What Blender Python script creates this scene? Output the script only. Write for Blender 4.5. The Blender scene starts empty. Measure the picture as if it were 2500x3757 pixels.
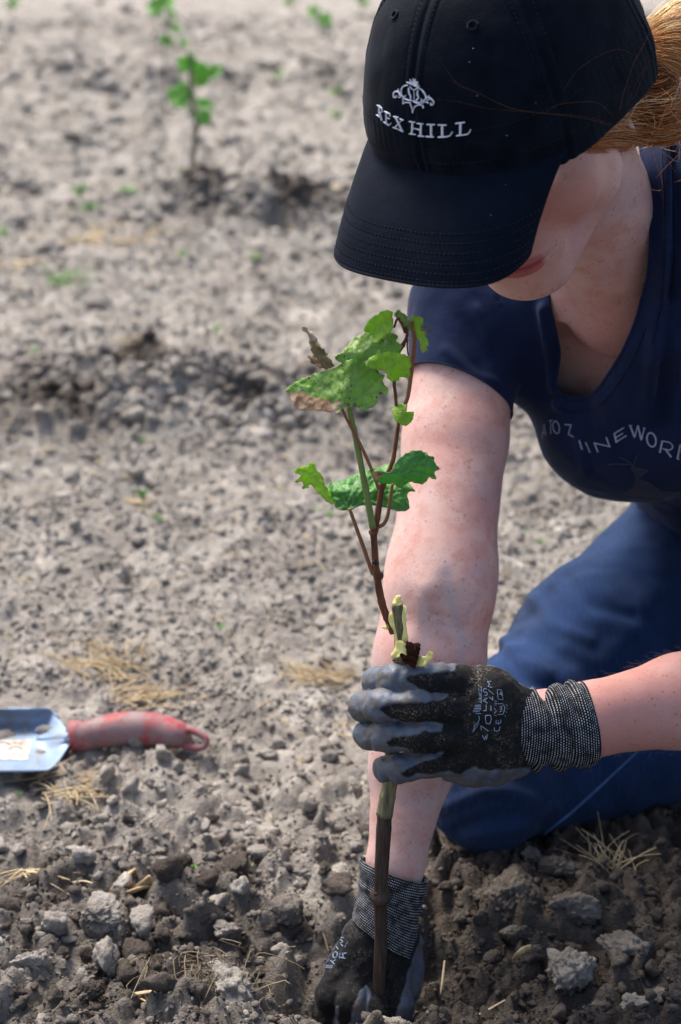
import bpy, bmesh, math, random
import numpy as np
from mathutils import Vector, Matrix, noise as mnoise
from mathutils.bvhtree import BVHTree
from mathutils.geometry import delaunay_2d_cdt

random.seed(7)
RNG = np.random.default_rng(11)
S = bpy.context.scene
COL = S.collection
rad = math.radians

# ------------------------------------------------------------------ camera, sky, sun, exposure
FPX, PITCH, CAMH = 6600.0, rad(20.5), 0.88          # focal length in photo pixels (2500 x 3757)
CP, SP = math.cos(PITCH), math.sin(PITCH)
FW = np.array([0, CP, -SP]); UP = np.array([0, SP, CP]); RT = np.array([1.0, 0, 0]); CC = np.array([0, 0, CAMH])
cam = bpy.data.cameras.new('camera')
camo = bpy.data.objects.new('camera', cam); COL.objects.link(camo)
cam.sensor_fit = 'VERTICAL'; cam.sensor_height = 36.0; cam.sensor_width = 24.0
cam.lens = 36.0 * FPX / 3757.0
cam.clip_start = 0.05; cam.clip_end = 500
camo.location = CC; camo.rotation_euler = (math.pi / 2 - PITCH, 0, 0)
cam.dof.use_dof = True; cam.dof.focus_distance = 1.36; cam.dof.aperture_fstop = 6.2; cam.dof.aperture_blades = 9
S.camera = camo

SUN_EL, SUN_AZ = rad(57), rad(-36)                   # azimuth from +Y (away from the camera) towards +X
w = bpy.data.worlds.new('World'); S.world = w; w.use_nodes = True
wn = w.node_tree; wn.nodes.clear()
sky = wn.nodes.new('ShaderNodeTexSky'); sky.sky_type = 'NISHITA'; sky.sun_disc = False
sky.sun_elevation = SUN_EL; sky.sun_rotation = SUN_AZ; sky.air_density = 1.0; sky.dust_density = 4.0; sky.ozone_density = 1.0
bg = wn.nodes.new('ShaderNodeBackground'); bg.inputs[1].default_value = 0.125
wo = wn.nodes.new('ShaderNodeOutputWorld')
wn.links.new(sky.outputs[0], bg.inputs[0]); wn.links.new(bg.outputs[0], wo.inputs[0])
sl = bpy.data.lights.new('sun', 'SUN'); sl.energy = 2.5; sl.angle = rad(24); sl.color = (1.0, 0.94, 0.85)
so = bpy.data.objects.new('sun', sl); COL.objects.link(so)
sd = Vector((math.sin(SUN_AZ) * math.cos(SUN_EL), math.cos(SUN_AZ) * math.cos(SUN_EL), math.sin(SUN_EL)))
so.rotation_euler = sd.to_track_quat('Z', 'Y').to_euler(); so.location = (0, 2, 5)
S.view_settings.view_transform = 'Standard'; S.view_settings.look = 'None'
S.view_settings.exposure = 1.0; S.view_settings.gamma = 1.0; S.view_settings.use_curve_mapping = False

# ------------------------------------------------------------------ helpers
def unp(px, py, z):
    """point at depth z (metres along the view axis) seen at photo pixel px, py"""
    return CC + z * (FW + (px - 1250.0) / FPX * RT - (py - 1878.5) / FPX * UP)
def pj(P):
    d = np.asarray(P) - CC; z = d @ FW
    return np.stack([1250 + FPX * (d @ RT) / z, 1878.5 - FPX * (d @ UP) / z, z], -1)
def nrm(v):
    v = np.asarray(v, float); return v / (np.linalg.norm(v, axis=-1, keepdims=True) + 1e-12)

def tagp(o, label=None, cat=None, group=None, kind=None):
    if label: o['label'] = label
    if cat: o['category'] = cat
    if group: o['group'] = group
    if kind: o['kind'] = kind
    return o
def empty(name, loc, **k):
    o = bpy.data.objects.new(name, None); COL.objects.link(o); o.location = loc; o.empty_display_size = 0.05
    return tagp(o, **k)
def mk(name, V, F, mat, parent=None, smooth=True, attrs=None, uv=None, **k):
    """V (n,3) world coordinates; F (m,3|4) array or list of tuples"""
    V = np.asarray(V, np.float32)
    me = bpy.data.meshes.new(name)
    if isinstance(F, np.ndarray):
        m, c = F.shape
        me.vertices.add(len(V)); me.vertices.foreach_set('co', V.ravel())
        me.loops.add(m * c); me.loops.foreach_set('vertex_index', F.astype(np.int32).ravel())
        me.polygons.add(m); me.polygons.foreach_set('loop_start', np.arange(0, m * c, c, dtype=np.int32))
        me.polygons.foreach_set('loop_total', np.full(m, c, np.int32))
        me.update(calc_edges=True)
    else:
        me.from_pydata(V.tolist(), [], [tuple(f) for f in F])
    if smooth: me.polygons.foreach_set('use_smooth', np.ones(len(me.polygons), bool))
    for n, a in (attrs or {}).items():
        a = np.asarray(a, np.float32)
        if a.ndim == 1: me.attributes.new(n, 'FLOAT', 'POINT').data.foreach_set('value', a)
        else: me.attributes.new(n, 'FLOAT_VECTOR', 'POINT').data.foreach_set('vector', a.ravel())
    if mat: me.materials.append(mat)
    o = bpy.data.objects.new(name, me); COL.objects.link(o)
    if parent is not None:
        o.parent = parent; wl = wloc(parent); me.transform(Matrix.Translation(-wl))
    return tagp(o, **k)
def wloc(o):
    v = Vector((0, 0, 0))
    while o is not None: v = v + o.location; o = o.parent
    return v
def join(parts):
    """list of (V,F quads/tris lists) -> one V, list F"""
    Vs, Fs, n = [], [], 0
    for V, F in parts:
        Vs.append(np.asarray(V)); Fs += [tuple(int(i) + n for i in f) for f in F]; n += len(V)
    return np.concatenate(Vs), Fs
def spline(P, n):
    """Catmull-Rom through the rows of P (any width), n samples"""
    P = np.asarray(P, float)
    if len(P) == 2: return P[0] + (P[1] - P[0]) * np.linspace(0, 1, n)[:, None]
    Q = np.vstack([2 * P[0] - P[1], P, 2 * P[-1] - P[-2]])
    d = np.concatenate([[0], np.cumsum(np.linalg.norm(np.diff(P[:, :3], axis=0), axis=1))]); d /= d[-1]
    t = np.linspace(0, 1, n); i = np.clip(np.searchsorted(d, t, 'right') - 1, 0, len(P) - 2)
    u = ((t - d[i]) / (d[i + 1] - d[i] + 1e-12))[:, None]
    a, b, c, e = Q[i], Q[i + 1], Q[i + 2], Q[i + 3]
    return .5 * ((2 * b) + (c - a) * u + (2 * a - 5 * b + 4 * c - e) * u * u + (-a + 3 * b - 3 * c + e) * u ** 3)
def tube(P, r, seg=8, cap=True, flat=1.0, ref=(0.3, 0.2, 1)):
    """tube along rows of P with radius array r -> V, F(list of quads)"""
    P = np.asarray(P, float); n = len(P); r = np.broadcast_to(np.asarray(r, float), (n,))
    T = nrm(np.gradient(P, axis=0)); N = np.zeros_like(P)
    a = np.cross(T[0], ref); a = nrm(a); N[0] = a
    for i in range(1, n):
        v = N[i - 1] - T[i] * (N[i - 1] @ T[i]); N[i] = nrm(v)
    Bn = np.cross(T, N); th = np.linspace(0, 2 * np.pi, seg, endpoint=False)
    V = P[:, None] + r[:, None, None] * (np.cos(th)[None, :, None] * N[:, None] + flat * np.sin(th)[None, :, None] * Bn[:, None])
    V = V.reshape(-1, 3); F = []
    for i in range(n - 1):
        for j in range(seg):
            k = (j + 1) % seg; F.append((i * seg + j, i * seg + k, i * seg + seg + k, i * seg + seg + j))
    if cap:
        F.append(tuple(range(seg - 1, -1, -1))); F.append(tuple(range((n - 1) * seg, n * seg)))
    return V, F
def tubes_np(P, r, seg=3):
    """many strands at once: P (s,n,3), r (s,n) -> V,F arrays of quads"""
    s, n, _ = P.shape
    T = nrm(np.gradient(P, axis=1)); ref = nrm(np.array([.31, .27, .9]))
    N = nrm(np.cross(T, ref)); Bn = np.cross(T, N)
    th = np.linspace(0, 2 * np.pi, seg, endpoint=False)
    V = P[:, :, None] + r[:, :, None, None] * (np.cos(th)[None, None, :, None] * N[:, :, None] + np.sin(th)[None, None, :, None] * Bn[:, :, None])
    idx = np.arange(s * n * seg).reshape(s, n, seg); nx = np.roll(idx, -1, 2)
    F = np.stack([idx[:, :-1], nx[:, :-1], nx[:, 1:], idx[:, 1:]], -1).reshape(-1, 4)
    return V.reshape(-1, 3), F
def grid_faces(nu, nv, wrap=False):
    i = np.arange(nu * nv).reshape(nu, nv)
    if wrap: i = np.concatenate([i, i[:, :1]], 1)
    return np.stack([i[:-1, :-1], i[:-1, 1:], i[1:, 1:], i[1:, :-1]], -1).reshape(-1, 4)

# ---- numpy noise
def _h(ix, iy, iz, s):
    n = (ix.astype(np.int64) * 374761393 + iy.astype(np.int64) * 668265263 + iz.astype(np.int64) * 2147483647 + s * 1274126177) & 0xffffffff
    n = ((n ^ (n >> 13)) * 1274126177) & 0xffffffff
    n = ((n ^ (n >> 15)) * 2246822519) & 0xffffffff
    return ((n ^ (n >> 16)) & 0xffffff) / 16777215.0
def vnoise(P, s=0):
    """smooth value noise in -1..1"""
    P = np.asarray(P, float); i = np.floor(P); f = P - i; f = f * f * f * (f * (f * 6 - 15) + 10)
    i = i.astype(np.int64); r = 0
    for a in (0, 1):
        for b in (0, 1):
            for c in (0, 1):
                wgt = (f[..., 0] if a else 1 - f[..., 0]) * (f[..., 1] if b else 1 - f[..., 1]) * (f[..., 2] if c else 1 - f[..., 2])
                r = r + wgt * _h(i[..., 0] + a, i[..., 1] + b, i[..., 2] + c, s)
    return r * 2 - 1
def fbm(P, o=4, s=0, g=.5):
    P = np.asarray(P, float); r = 0; a = 1
    for k in range(o): r = r + a * vnoise(P * 2 ** k + 17.3 * k, s + k); a *= g
    return r
def worley2(P, s=0):
    """2-D cellular noise: distance to nearest point and its random id"""
    P = np.asarray(P, float); i = np.floor(P).astype(np.int64); best = np.full(P.shape[:-1], 9.); rid = np.zeros(P.shape[:-1])
    z = np.zeros_like(i[..., 0])
    for a in (-1, 0, 1):
        for b in (-1, 0, 1):
            ca, cb = i[..., 0] + a, i[..., 1] + b
            px = ca + _h(ca, cb, z, s); py = cb + _h(ca, cb, z + 1, s)
            d = np.hypot(P[..., 0] - px, P[..., 1] - py); m = d < best
            best = np.where(m, d, best); rid = np.where(m, _h(ca, cb, z + 2, s), rid)
    return best, rid
def sstep(a, b, x):
    t = np.clip((x - a) / (b - a), 0, 1); return t * t * (3 - 2 * t)

# ---- signed distance fields and surface nets
class Field:
    def __init__(s, lo, hi, h):
        s.h = h; s.o = np.array(lo, float); s.n = np.ceil((np.array(hi) - s.o) / h).astype(int) + 1
        s.D = np.full(s.n, 1.0, np.float32)
    def box(s, lo, hi, pad):
        a = np.clip(np.floor((np.minimum(lo, hi) - pad - s.o) / s.h).astype(int), 0, s.n - 1)
        b = np.clip(np.ceil((np.maximum(lo, hi) + pad - s.o) / s.h).astype(int) + 1, 1, s.n)
        sl = tuple(slice(a[i], b[i]) for i in range(3))
        ax = [(np.arange(a[i], b[i]) * s.h + s.o[i]).astype(np.float32) for i in range(3)]
        return sl, np.meshgrid(*ax, indexing='ij', sparse=True)
    def comb(s, sl, d, k, sub=False):
        a = s.D[sl]
        if sub:
            d = -d; hh = np.maximum(k - np.abs(a - d), 0) / k; s.D[sl] = np.maximum(a, d) + hh * hh * k * .25
        else:
            hh = np.maximum(k - np.abs(a - d), 0) / k; s.D[sl] = np.minimum(a, d) - hh * hh * k * .25
    def cone(s, a, b, ra, rb, k=.01, sub=False, flat=None):
        a = np.asarray(a, float); b = np.asarray(b, float); R = max(ra, rb)
        if flat is not None: R = R / min(1, flat[1])
        sl, (x, y, z) = s.box(np.minimum(a, b), np.maximum(a, b), R + k + 3 * s.h)
        d = b - a; L = float(d @ d) + 1e-12
        px, py, pz = x - a[0], y - a[1], z - a[2]
        t = np.clip((px * d[0] + py * d[1] + pz * d[2]) / L, 0, 1)
        qx, qy, qz = px - t * d[0], py - t * d[1], pz - t * d[2]
        if flat is not None:
            n, f = nrm(flat[0]), flat[1]
            e = (qx * n[0] + qy * n[1] + qz * n[2]) * (f - 1)
            qx, qy, qz = qx + e * n[0], qy + e * n[1], qz + e * n[2]
        s.comb(sl, np.sqrt(qx * qx + qy * qy + qz * qz) - (ra + t * (rb - ra)), k, sub)
    def chain(s, pts, rs, k=.01, flat=None):
        for i in range(len(pts) - 1): s.cone(pts[i], pts[i + 1], rs[i], rs[i + 1], k, flat=flat)
    def ell(s, c, r, M=None, k=.01, sub=False):
        c = np.asarray(c, float); r = np.asarray(r, float); R = r.max()
        sl, (x, y, z) = s.box(c, c, R + k + 3 * s.h)
        q = [x - c[0], y - c[1], z - c[2]]
        if M is not None: q = [q[0] * M[0, i] + q[1] * M[1, i] + q[2] * M[2, i] for i in range(3)]
        k0 = np.sqrt(sum((q[i] / r[i]) ** 2 for i in range(3))); k1 = np.sqrt(sum((q[i] / r[i] ** 2) ** 2 for i in range(3))) + 1e-9
        s.comb(sl, k0 * (k0 - 1) / k1, k, sub)
    def mesh(s, smooth=2):
        D = s.D; ins = D < 0
        c = np.zeros(np.array(D.shape) - 1, np.int8)
        for a in (0, 1):
            for b in (0, 1):
                for e in (0, 1):
                    c += ins[a:D.shape[0] - 1 + a, b:D.shape[1] - 1 + b, e:D.shape[2] - 1 + e]
        I = np.argwhere((c > 0) & (c < 8)); idx = np.full(c.shape, -1, np.int32); idx[tuple(I.T)] = np.arange(len(I))
        acc = np.zeros((len(I), 3)); cnt = np.zeros(len(I))
        cr = [(a, b, e) for a in (0, 1) for b in (0, 1) for e in (0, 1)]
        val = {q: D[I[:, 0] + q[0], I[:, 1] + q[1], I[:, 2] + q[2]] for q in cr}
        for q in cr:
            for ax in range(3):
                if q[ax] == 0:
                    p = list(q); p[ax] = 1; p = tuple(p); va, vb = val[q], val[p]; m = (va < 0) != (vb < 0)
                    t = np.where(m, va / (va - vb + 1e-20), 0); pos = np.tile(np.array(q, float), (len(I), 1)); pos[:, ax] = t
                    acc[m] += pos[m]; cnt[m] += 1
        V = (I + acc / cnt[:, None]) * s.h + s.o
        Fs = []
        for ax in range(3):
            sa = [slice(None)] * 3; sb = [slice(None)] * 3; sa[ax] = slice(0, -1); sb[ax] = slice(1, None)
            A = ins[tuple(sa)]; Bm = ins[tuple(sb)]
            E = np.argwhere(A != Bm); u, v = (ax + 1) % 3, (ax + 2) % 3
            E = E[(E[:, u] > 0) & (E[:, v] > 0) & (E[:, u] < c.shape[u]) & (E[:, v] < c.shape[v])]
            fl = A[tuple(E.T)]
            q = []
            for du, dv in ((1, 1), (0, 1), (0, 0), (1, 0)):
                e = E.copy(); e[:, u] -= du; e[:, v] -= dv; q.append(idx[tuple(e.T)])
            q = np.stack(q, 1); q[~fl] = q[~fl][:, ::-1]; Fs.append(q)
        F = np.concatenate(Fs); F = F[(F >= 0).all(1)]
        return lap(V, F, smooth), F
def edges_of(F):
    k = F.shape[1]; E = np.concatenate([np.stack([F[:, i], F[:, (i + 1) % k]], 1) for i in range(k)])
    return E
def lap(V, F, it, lam=.5, mask=None):
    E = edges_of(F); n = len(V); deg = np.bincount(E[:, 0], minlength=n) + np.bincount(E[:, 1], minlength=n) + 1e-9
    V = V.copy()
    for _ in range(it):
        A = np.zeros_like(V)
        for ax in range(3):
            A[:, ax] = np.bincount(E[:, 0], V[E[:, 1], ax], n) + np.bincount(E[:, 1], V[E[:, 0], ax], n)
        d = lam * (A / deg[:, None] - V)
        V += d if mask is None else d * mask[:, None]
    return V
def vnormals(V, F):
    a, b, c = V[F[:, 0]], V[F[:, 1]], V[F[:, 2]]
    n = np.cross(b - a, c - a) if F.shape[1] == 3 else np.cross(c - a, V[F[:, 3]] - b)
    N = np.zeros_like(V)
    for ax in range(3):
        for k in range(F.shape[1]): N[:, ax] += np.bincount(F[:, k], n[:, ax], len(V))
    return nrm(N)
def tri(F): return np.concatenate([F[:, [0, 1, 2]], F[:, [0, 2, 3]]]) if F.shape[1] == 4 else F
def clip(V, T, g):
    """keep the part of a triangle mesh where g > 0; exact cut along g = 0"""
    pos = g > 0; k = pos[T].sum(1); keep = [T[k == 3]]; nv = [V]; n0 = len(V); ng = len(V)
    cache = {}; new = []; tri_new = []
    def cut(i, j):
        nonlocal ng
        key = (i, j) if i < j else (j, i)
        if key not in cache:
            t = g[i] / (g[i] - g[j]); new.append(V[i] + t * (V[j] - V[i])); cache[key] = ng; ng += 1
        return cache[key]
    for f in T[(k == 1) | (k == 2)].tolist():
        for r in range(3):
            a, b, c = f[r], f[(r + 1) % 3], f[(r + 2) % 3]
            if pos[a] and not pos[b] and not pos[c]: tri_new.append((a, cut(a, b), cut(a, c))); break
            if not pos[a] and pos[b] and pos[c]:
                p, q = cut(a, b), cut(a, c); tri_new += [(p, b, c), (p, c, q)]; break
    V2 = np.vstack([V, np.array(new).reshape(-1, 3)]); T2 = np.vstack([keep[0], np.array(tri_new, int).reshape(-1, 3)])
    u, inv = np.unique(T2, return_inverse=True)
    remap_cut = np.array([c for c in range(len(u)) if u[c] >= n0])
    return V2[u], inv.reshape(-1, 3), remap_cut
def loops_of(T):
    """boundary loops of a triangle mesh as ordered vertex lists"""
    E = edges_of(T); key = np.sort(E, 1); _, ii, cc = np.unique(key, axis=0, return_index=True, return_counts=True)
    nxt = {int(a): int(b) for a, b in E[ii[cc == 1]]}
    out = []
    while nxt:
        a, b = next(iter(nxt.items())); lp = [a]; del nxt[a]
        while b in nxt: lp.append(b); b = nxt.pop(b)
        out.append(lp)
    return out
def inpoly(P, poly):
    x, y = P[..., 0], P[..., 1]; r = np.zeros(x.shape, bool); n = len(poly)
    for i in range(n):
        x1, y1 = poly[i]; x2, y2 = poly[(i + 1) % n]
        if y1 == y2: continue
        r ^= ((y1 > y) != (y2 > y)) & (x < (x2 - x1) * (y - y1) / (y2 - y1) + x1)
    return r
def dpoly(P, poly, closed=True):
    poly = np.asarray(poly, float); a = poly if closed else poly[:-1]; b = np.roll(poly, -1, 0) if closed else poly[1:]
    best = np.full(P.shape[:-1], 1e9)
    for i in range(len(a)):
        d = b[i] - a[i]; t = np.clip(((P - a[i]) @ d) / (d @ d + 1e-12), 0, 1); best = np.minimum(best, np.linalg.norm(P - a[i] - t[..., None] * d, axis=-1))
    return best
def spoly(P, poly):
    """signed distance to polygon, positive outside"""
    return np.where(inpoly(P, poly), -1, 1) * dpoly(P, poly)

# ---- stroke marks laid on a surface: polylines in photo pixels -> points on the mesh
def bvh_of(V, F): return BVHTree.FromPolygons([Vector(v) for v in np.asarray(V, float)], [tuple(int(i) for i in f) for f in F])
def on_surface(bvh, P2, lift):
    out = []
    for px, py in P2:
        d = unp(px, py, 1.0) - CC
        h = bvh.ray_cast(Vector(CC), Vector(d).normalized())
        if h[0] is None: out.append(None); continue
        n = np.array(h[1]); n = n if n @ d < 0 else -n
        out.append((np.array(h[0]) + n * lift, n))
    return out
def strokes(bvh, lines, wpx, zref=1.3, lift=.0003, thick=.0006, step=6):
    """each polyline becomes a slightly raised ribbon lying on the surface; wpx may be per line"""
    parts = []
    for k, ln in enumerate(lines):
        wd = (wpx[k] if hasattr(wpx, '__len__') else wpx) / FPX * zref * .5
        P = np.array(ln, float); L = np.linalg.norm(np.diff(P, axis=0), axis=1)
        Q = [P[0]]
        for i in range(len(L)):
            m = max(1, int(L[i] / step)); Q += [P[i] + (P[i + 1] - P[i]) * (j + 1) / m for j in range(m)]
        H = [h for h in on_surface(bvh, Q, lift) if h]
        if len(H) < 2: continue
        C = np.array([h[0] for h in H]); N = np.array([h[1] for h in H]); T = nrm(np.gradient(C, axis=0)); Sd = nrm(np.cross(T, N))
        C = C.copy(); C[0] -= T[0] * wd * .3; C[-1] += T[-1] * wd * .3
        prof = [(-1, -.5), (-.75, .7), (0, 1), (.75, .7), (1, -.5)]
        V = np.stack([C + Sd * (a * wd) + N * (b * thick) for a, b in prof], 1).reshape(-1, 3)
        n = len(C); m = len(prof)
        F = [(i * m + j, i * m + j + 1, i * m + m + j + 1, i * m + m + j) for i in range(n - 1) for j in range(m - 1)]
        F += [tuple(range(m)), tuple(range((n - 1) * m + m - 1, (n - 1) * m - 1, -1))]
        parts.append((V, F))
    return join(parts)
# ------------------------------------------------------------------ materials
class NT:
    def __init__(s, name, rough=.6, spec=.3):
        s.m = bpy.data.materials.new(name); s.m.use_nodes = True; s.t = s.m.node_tree; s.n = s.t.nodes
        s.b = next(n for n in s.n if n.type == 'BSDF_PRINCIPLED')
        s.b.inputs['Roughness'].default_value = rough; s.b.inputs['Specular IOR Level'].default_value = spec
    def set(s, k, v):
        if isinstance(v, bpy.types.NodeSocket): s.t.links.new(v, s.b.inputs[k])
        else: s.b.inputs[k].default_value = (*v, 1) if isinstance(v, tuple) and len(v) == 3 and 'Radius' not in k else v
        return s
    def node(s, ty, **k):
        n = s.n.new(ty)
        for a, v in k.items(): setattr(n, a, v)
        return n
    def inp(s, sock, v):
        if isinstance(v, bpy.types.NodeSocket): s.t.links.new(v, sock)
        elif v is not None: sock.default_value = (*v, 1) if isinstance(v, tuple) and len(v) == 3 and sock.type == 'RGBA' else v
    def coord(s, kind='Object', scale=None):
        o = s.node('ShaderNodeTexCoord').outputs[kind]
        if scale is None: return o
        mp = s.node('ShaderNodeMapping'); s.t.links.new(o, mp.inputs[0]); mp.inputs['Scale'].default_value = scale
        return mp.outputs[0]
    def attr(s, name, out='Fac'): return s.node('ShaderNodeAttribute', attribute_name=name).outputs[out]
    def noise(s, vec=None, scale=5, detail=3, rough=.5, out=0):
        n = s.node('ShaderNodeTexNoise'); n.inputs['Scale'].default_value = scale; n.inputs['Detail'].default_value = detail; n.inputs['Roughness'].default_value = rough
        s.t.links.new(vec if vec is not None else s.coord(), n.inputs['Vector']); return n.outputs[out]
    def voro(s, vec=None, scale=5, feature='F1', out='Distance', rnd=1):
        n = s.node('ShaderNodeTexVoronoi', feature=feature); n.inputs['Scale'].default_value = scale; n.inputs['Randomness'].default_value = rnd
        s.t.links.new(vec if vec is not None else s.coord(), n.inputs['Vector']); return n.outputs[out]
    def ramp(s, f, stops, interp='LINEAR'):
        r = s.node('ShaderNodeValToRGB'); r.color_ramp.interpolation = interp; e = r.color_ramp.elements
        while len(e) < len(stops): e.new(.5)
        for i, (p, c) in enumerate(stops):
            e[i].position = p; e[i].color = (c, c, c, 1) if not isinstance(c, tuple) else (*c, 1)
        s.t.links.new(f, r.inputs[0]); return r.outputs[0]
    def mix(s, f, a, b, mode='MIX'):
        n = s.node('ShaderNodeMix', data_type='RGBA', blend_type=mode)
        s.inp(n.inputs[0], f); s.inp(n.inputs[6], a); s.inp(n.inputs[7], b); return n.outputs[2]
    def math(s, op, a, b=None, clamp=False):
        n = s.node('ShaderNodeMath', operation=op, use_clamp=clamp); s.inp(n.inputs[0], a); s.inp(n.inputs[1], b); return n.outputs[0]
    def bump(s, h, strength=.3, dist=.002, normal=None):
        n = s.node('ShaderNodeBump'); n.inputs['Strength'].default_value = strength; n.inputs['Distance'].default_value = dist
        s.t.links.new(h, n.inputs['Height'])
        if normal is not None: s.t.links.new(normal, n.inputs['Normal'])
        s.t.links.new(n.outputs[0], s.b.inputs['Normal']); return n.outputs[0]

M = {}
def soil_mat(name, clod=False):
    n = NT(name, .95, .15); c = n.node('ShaderNodeNewGeometry').outputs['Position']
    dry = n.mix(n.ramp(n.noise(c, 9, 4), [(.35, 0), (.68, 1)]), (.342, .308, .270), (.495, .455, .406))
    dry = n.mix(n.ramp(n.noise(c, 55, 4, .65), [(.42, 0), (.74, .7)]), dry, (.190, .170, .152))
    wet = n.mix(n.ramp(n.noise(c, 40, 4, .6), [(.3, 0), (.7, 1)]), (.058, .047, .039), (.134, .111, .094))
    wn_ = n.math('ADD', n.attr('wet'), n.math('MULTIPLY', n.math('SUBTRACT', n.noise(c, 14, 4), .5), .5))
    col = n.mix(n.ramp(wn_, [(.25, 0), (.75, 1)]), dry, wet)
    col = n.mix(1.0, col, n.ramp(n.attr('tint'), [(0, (.55, .54, .53)), (.5, (.95, .95, .95)), (1, (1.35, 1.34, 1.33))]), 'MULTIPLY')
    n.set('Base Color', col)
    h = n.math('ADD', n.math('MULTIPLY', n.noise(c, 170, 5, .65), 1.0), n.math('MULTIPLY', n.noise(c, 700, 3, .6), .35))
    n.bump(h, 1.0, .006)
    return n.m
M['soil'] = soil_mat('soil'); M['clod'] = soil_mat('soil_clod')

n = NT('skin', .48, .35); c = n.coord()
base = n.mix(n.ramp(n.noise(c, 22, 4), [(.35, 0), (.7, 1)]), (.640, .440, .395), (.600, .330, .290))
base = n.mix(n.math('MULTIPLY', n.ramp(n.noise(c, 16, 3), [(.50, 0), (.68, 1)]), .50), base, (.480, .340, .385))
base = n.mix(n.attr('blush'), base, (.560, .225, .180))
base = n.mix(n.math('MULTIPLY', n.ramp(n.noise(c, 70, 3, .6), [(.46, 0), (.70, 1)]), .60), base, (.520, .230, .180))
fr = n.math('MAXIMUM', n.math('MULTIPLY', n.ramp(n.voro(c, 190), [(.12, 1), (.30, 0)]), n.ramp(n.noise(c, 80, 2), [(.46, 0), (.60, 1)])), n.math('MULTIPLY', n.ramp(n.voro(c, 420), [(.14, .8), (.34, 0)]), n.ramp(n.noise(c, 60, 2), [(.45, 0), (.6, 1)])))
base = n.mix(n.math('MULTIPLY', fr, .62), base, (.320, .130, .085))
base = n.mix(n.math('MULTIPLY', n.attr('vein'), .40), base, (.36, .34, .42))
base = n.mix(n.attr('lip'), base, (.40, .085, .080))
n.set('Base Color', base).set('Subsurface Weight', .15).set('Subsurface Radius', (.9, .35, .2)).set('Subsurface Scale', .006)
n.set('Sheen Weight', .08)
n.bump(n.math('ADD', n.noise(c, 500, 3), n.math('MULTIPLY', n.voro(c, 900), .5)), .22, .0008); M['skin'] = n.m

def cloth(name, a, b, sc, weave=900, rough=.85, sheen=.25, bumpd=.0006, fade=None):
    n = NT(name, rough, .08); c = n.coord()
    col = n.mix(n.ramp(n.noise(c, sc, 5, .6), [(.35, 0), (.7, 1)]), a, b)
    if fade: col = n.mix(n.attr('fade'), col, fade)
    n.set('Base Color', col).set('Sheen Weight', sheen).set('Sheen Roughness', .4).set('Sheen Tint', (.75, .82, 1.0))
    n.bump(n.math('ADD', n.noise(c, weave, 2), n.math('MULTIPLY', n.noise(c, weave * .12, 4), 1.6)), .5, bumpd)
    return n.m
M['cap'] = cloth('black_navy_cotton_twill', (.0020, .0038, .0082), (.0056, .0088, .0165), 60, sheen=.04)
M['brim'] = cloth('navy_brim_twill', (.0022, .0050, .0125), (.0038, .0076, .0170), 45, sheen=.03)
M['capthread'] = cloth('dark_thread', (.003, .004, .007), (.006, .008, .014), 200)
M['shirt'] = cloth('navy_jersey', (.0085, .0150, .0450), (.0130, .0215, .0620), 30, sheen=.10)
M['embroid'] = cloth('white_embroidery_thread', (.78, .80, .92), (.90, .91, .98), 900, weave=1600, bumpd=.001)
M['shirtprint'] = cloth('pale_grey_shirt_print', (.30, .34, .45), (.40, .44, .55), 120)
M['shirtfaint'] = cloth('faded_shirt_print', (.085, .088, .105), (.110, .110, .125), 120)
M['gloveprint'] = cloth('pale_blue_glove_print', (.24, .31, .46), (.36, .42, .56), 300)
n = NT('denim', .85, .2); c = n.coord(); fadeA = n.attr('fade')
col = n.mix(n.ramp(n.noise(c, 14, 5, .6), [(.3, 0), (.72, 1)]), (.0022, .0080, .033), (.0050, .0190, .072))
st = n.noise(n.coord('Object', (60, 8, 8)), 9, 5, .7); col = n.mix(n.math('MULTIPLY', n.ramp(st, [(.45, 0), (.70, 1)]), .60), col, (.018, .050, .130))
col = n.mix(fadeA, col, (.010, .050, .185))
col = n.mix(n.math('MULTIPLY', n.ramp(n.noise(c, 7, 3), [(.55, 0), (.75, 1)]), .35), col, (.060, .060, .055))
tw = n.node('ShaderNodeTexWave', wave_type='BANDS', bands_direction='DIAGONAL'); tw.inputs['Scale'].default_value = 420; tw.inputs['Distortion'].default_value = 1.5
n.t.links.new(c, tw.inputs['Vector'])
col = n.mix(n.math('MULTIPLY', tw.outputs[1], .16), col, (.04, .10, .23))
n.set('Base Color', col).set('Sheen Weight', .04)
n.bump(n.math('ADD', tw.outputs[1], n.noise(c, 160, 4)), .4, .0007); M['denim'] = n.m
M['denimthread'] = cloth('denim_seam', (.045, .090, .210), (.080, .150, .300), 300)

n = NT('glove', .6, .3); c = n.coord(); coat = n.attr('coat'); dirt = n.attr('dirt')
knit = n.mix(n.ramp(n.noise(c, 700, 2), [(.4, 0), (.7, 1)]), (.0045, .0046, .0052), (.0140, .0140, .0150))
dspk = n.math('MULTIPLY', n.ramp(n.noise(c, 620, 3, .7), [(.50, 0), (.66, 1)]), n.math('MULTIPLY', dirt, n.ramp(n.noise(c, 75, 4, .6), [(.47, 0), (.68, 1)])))
knit = n.mix(dspk, knit, (.34, .27, .20))
grey = n.mix(n.ramp(n.noise(c, 45, 4, .6), [(.35, 0), (.7, 1)]), (.070, .098, .150), (.130, .152, .190))
grey = n.mix(n.math('MULTIPLY', n.ramp(n.noise(c, 95, 5, .7), [(.40, 0), (.62, 1)]), .85), grey, (.105, .084, .066))
grey = n.mix(n.ramp(n.noise(c, 300, 3, .7), [(.66, 0), (.74, .8)]), grey, (.035, .028, .022))
n.set('Base Color', n.mix(coat, knit, grey)); n.set('Roughness', n.ramp(coat, [(0, .9), (1, .42)]))
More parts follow.
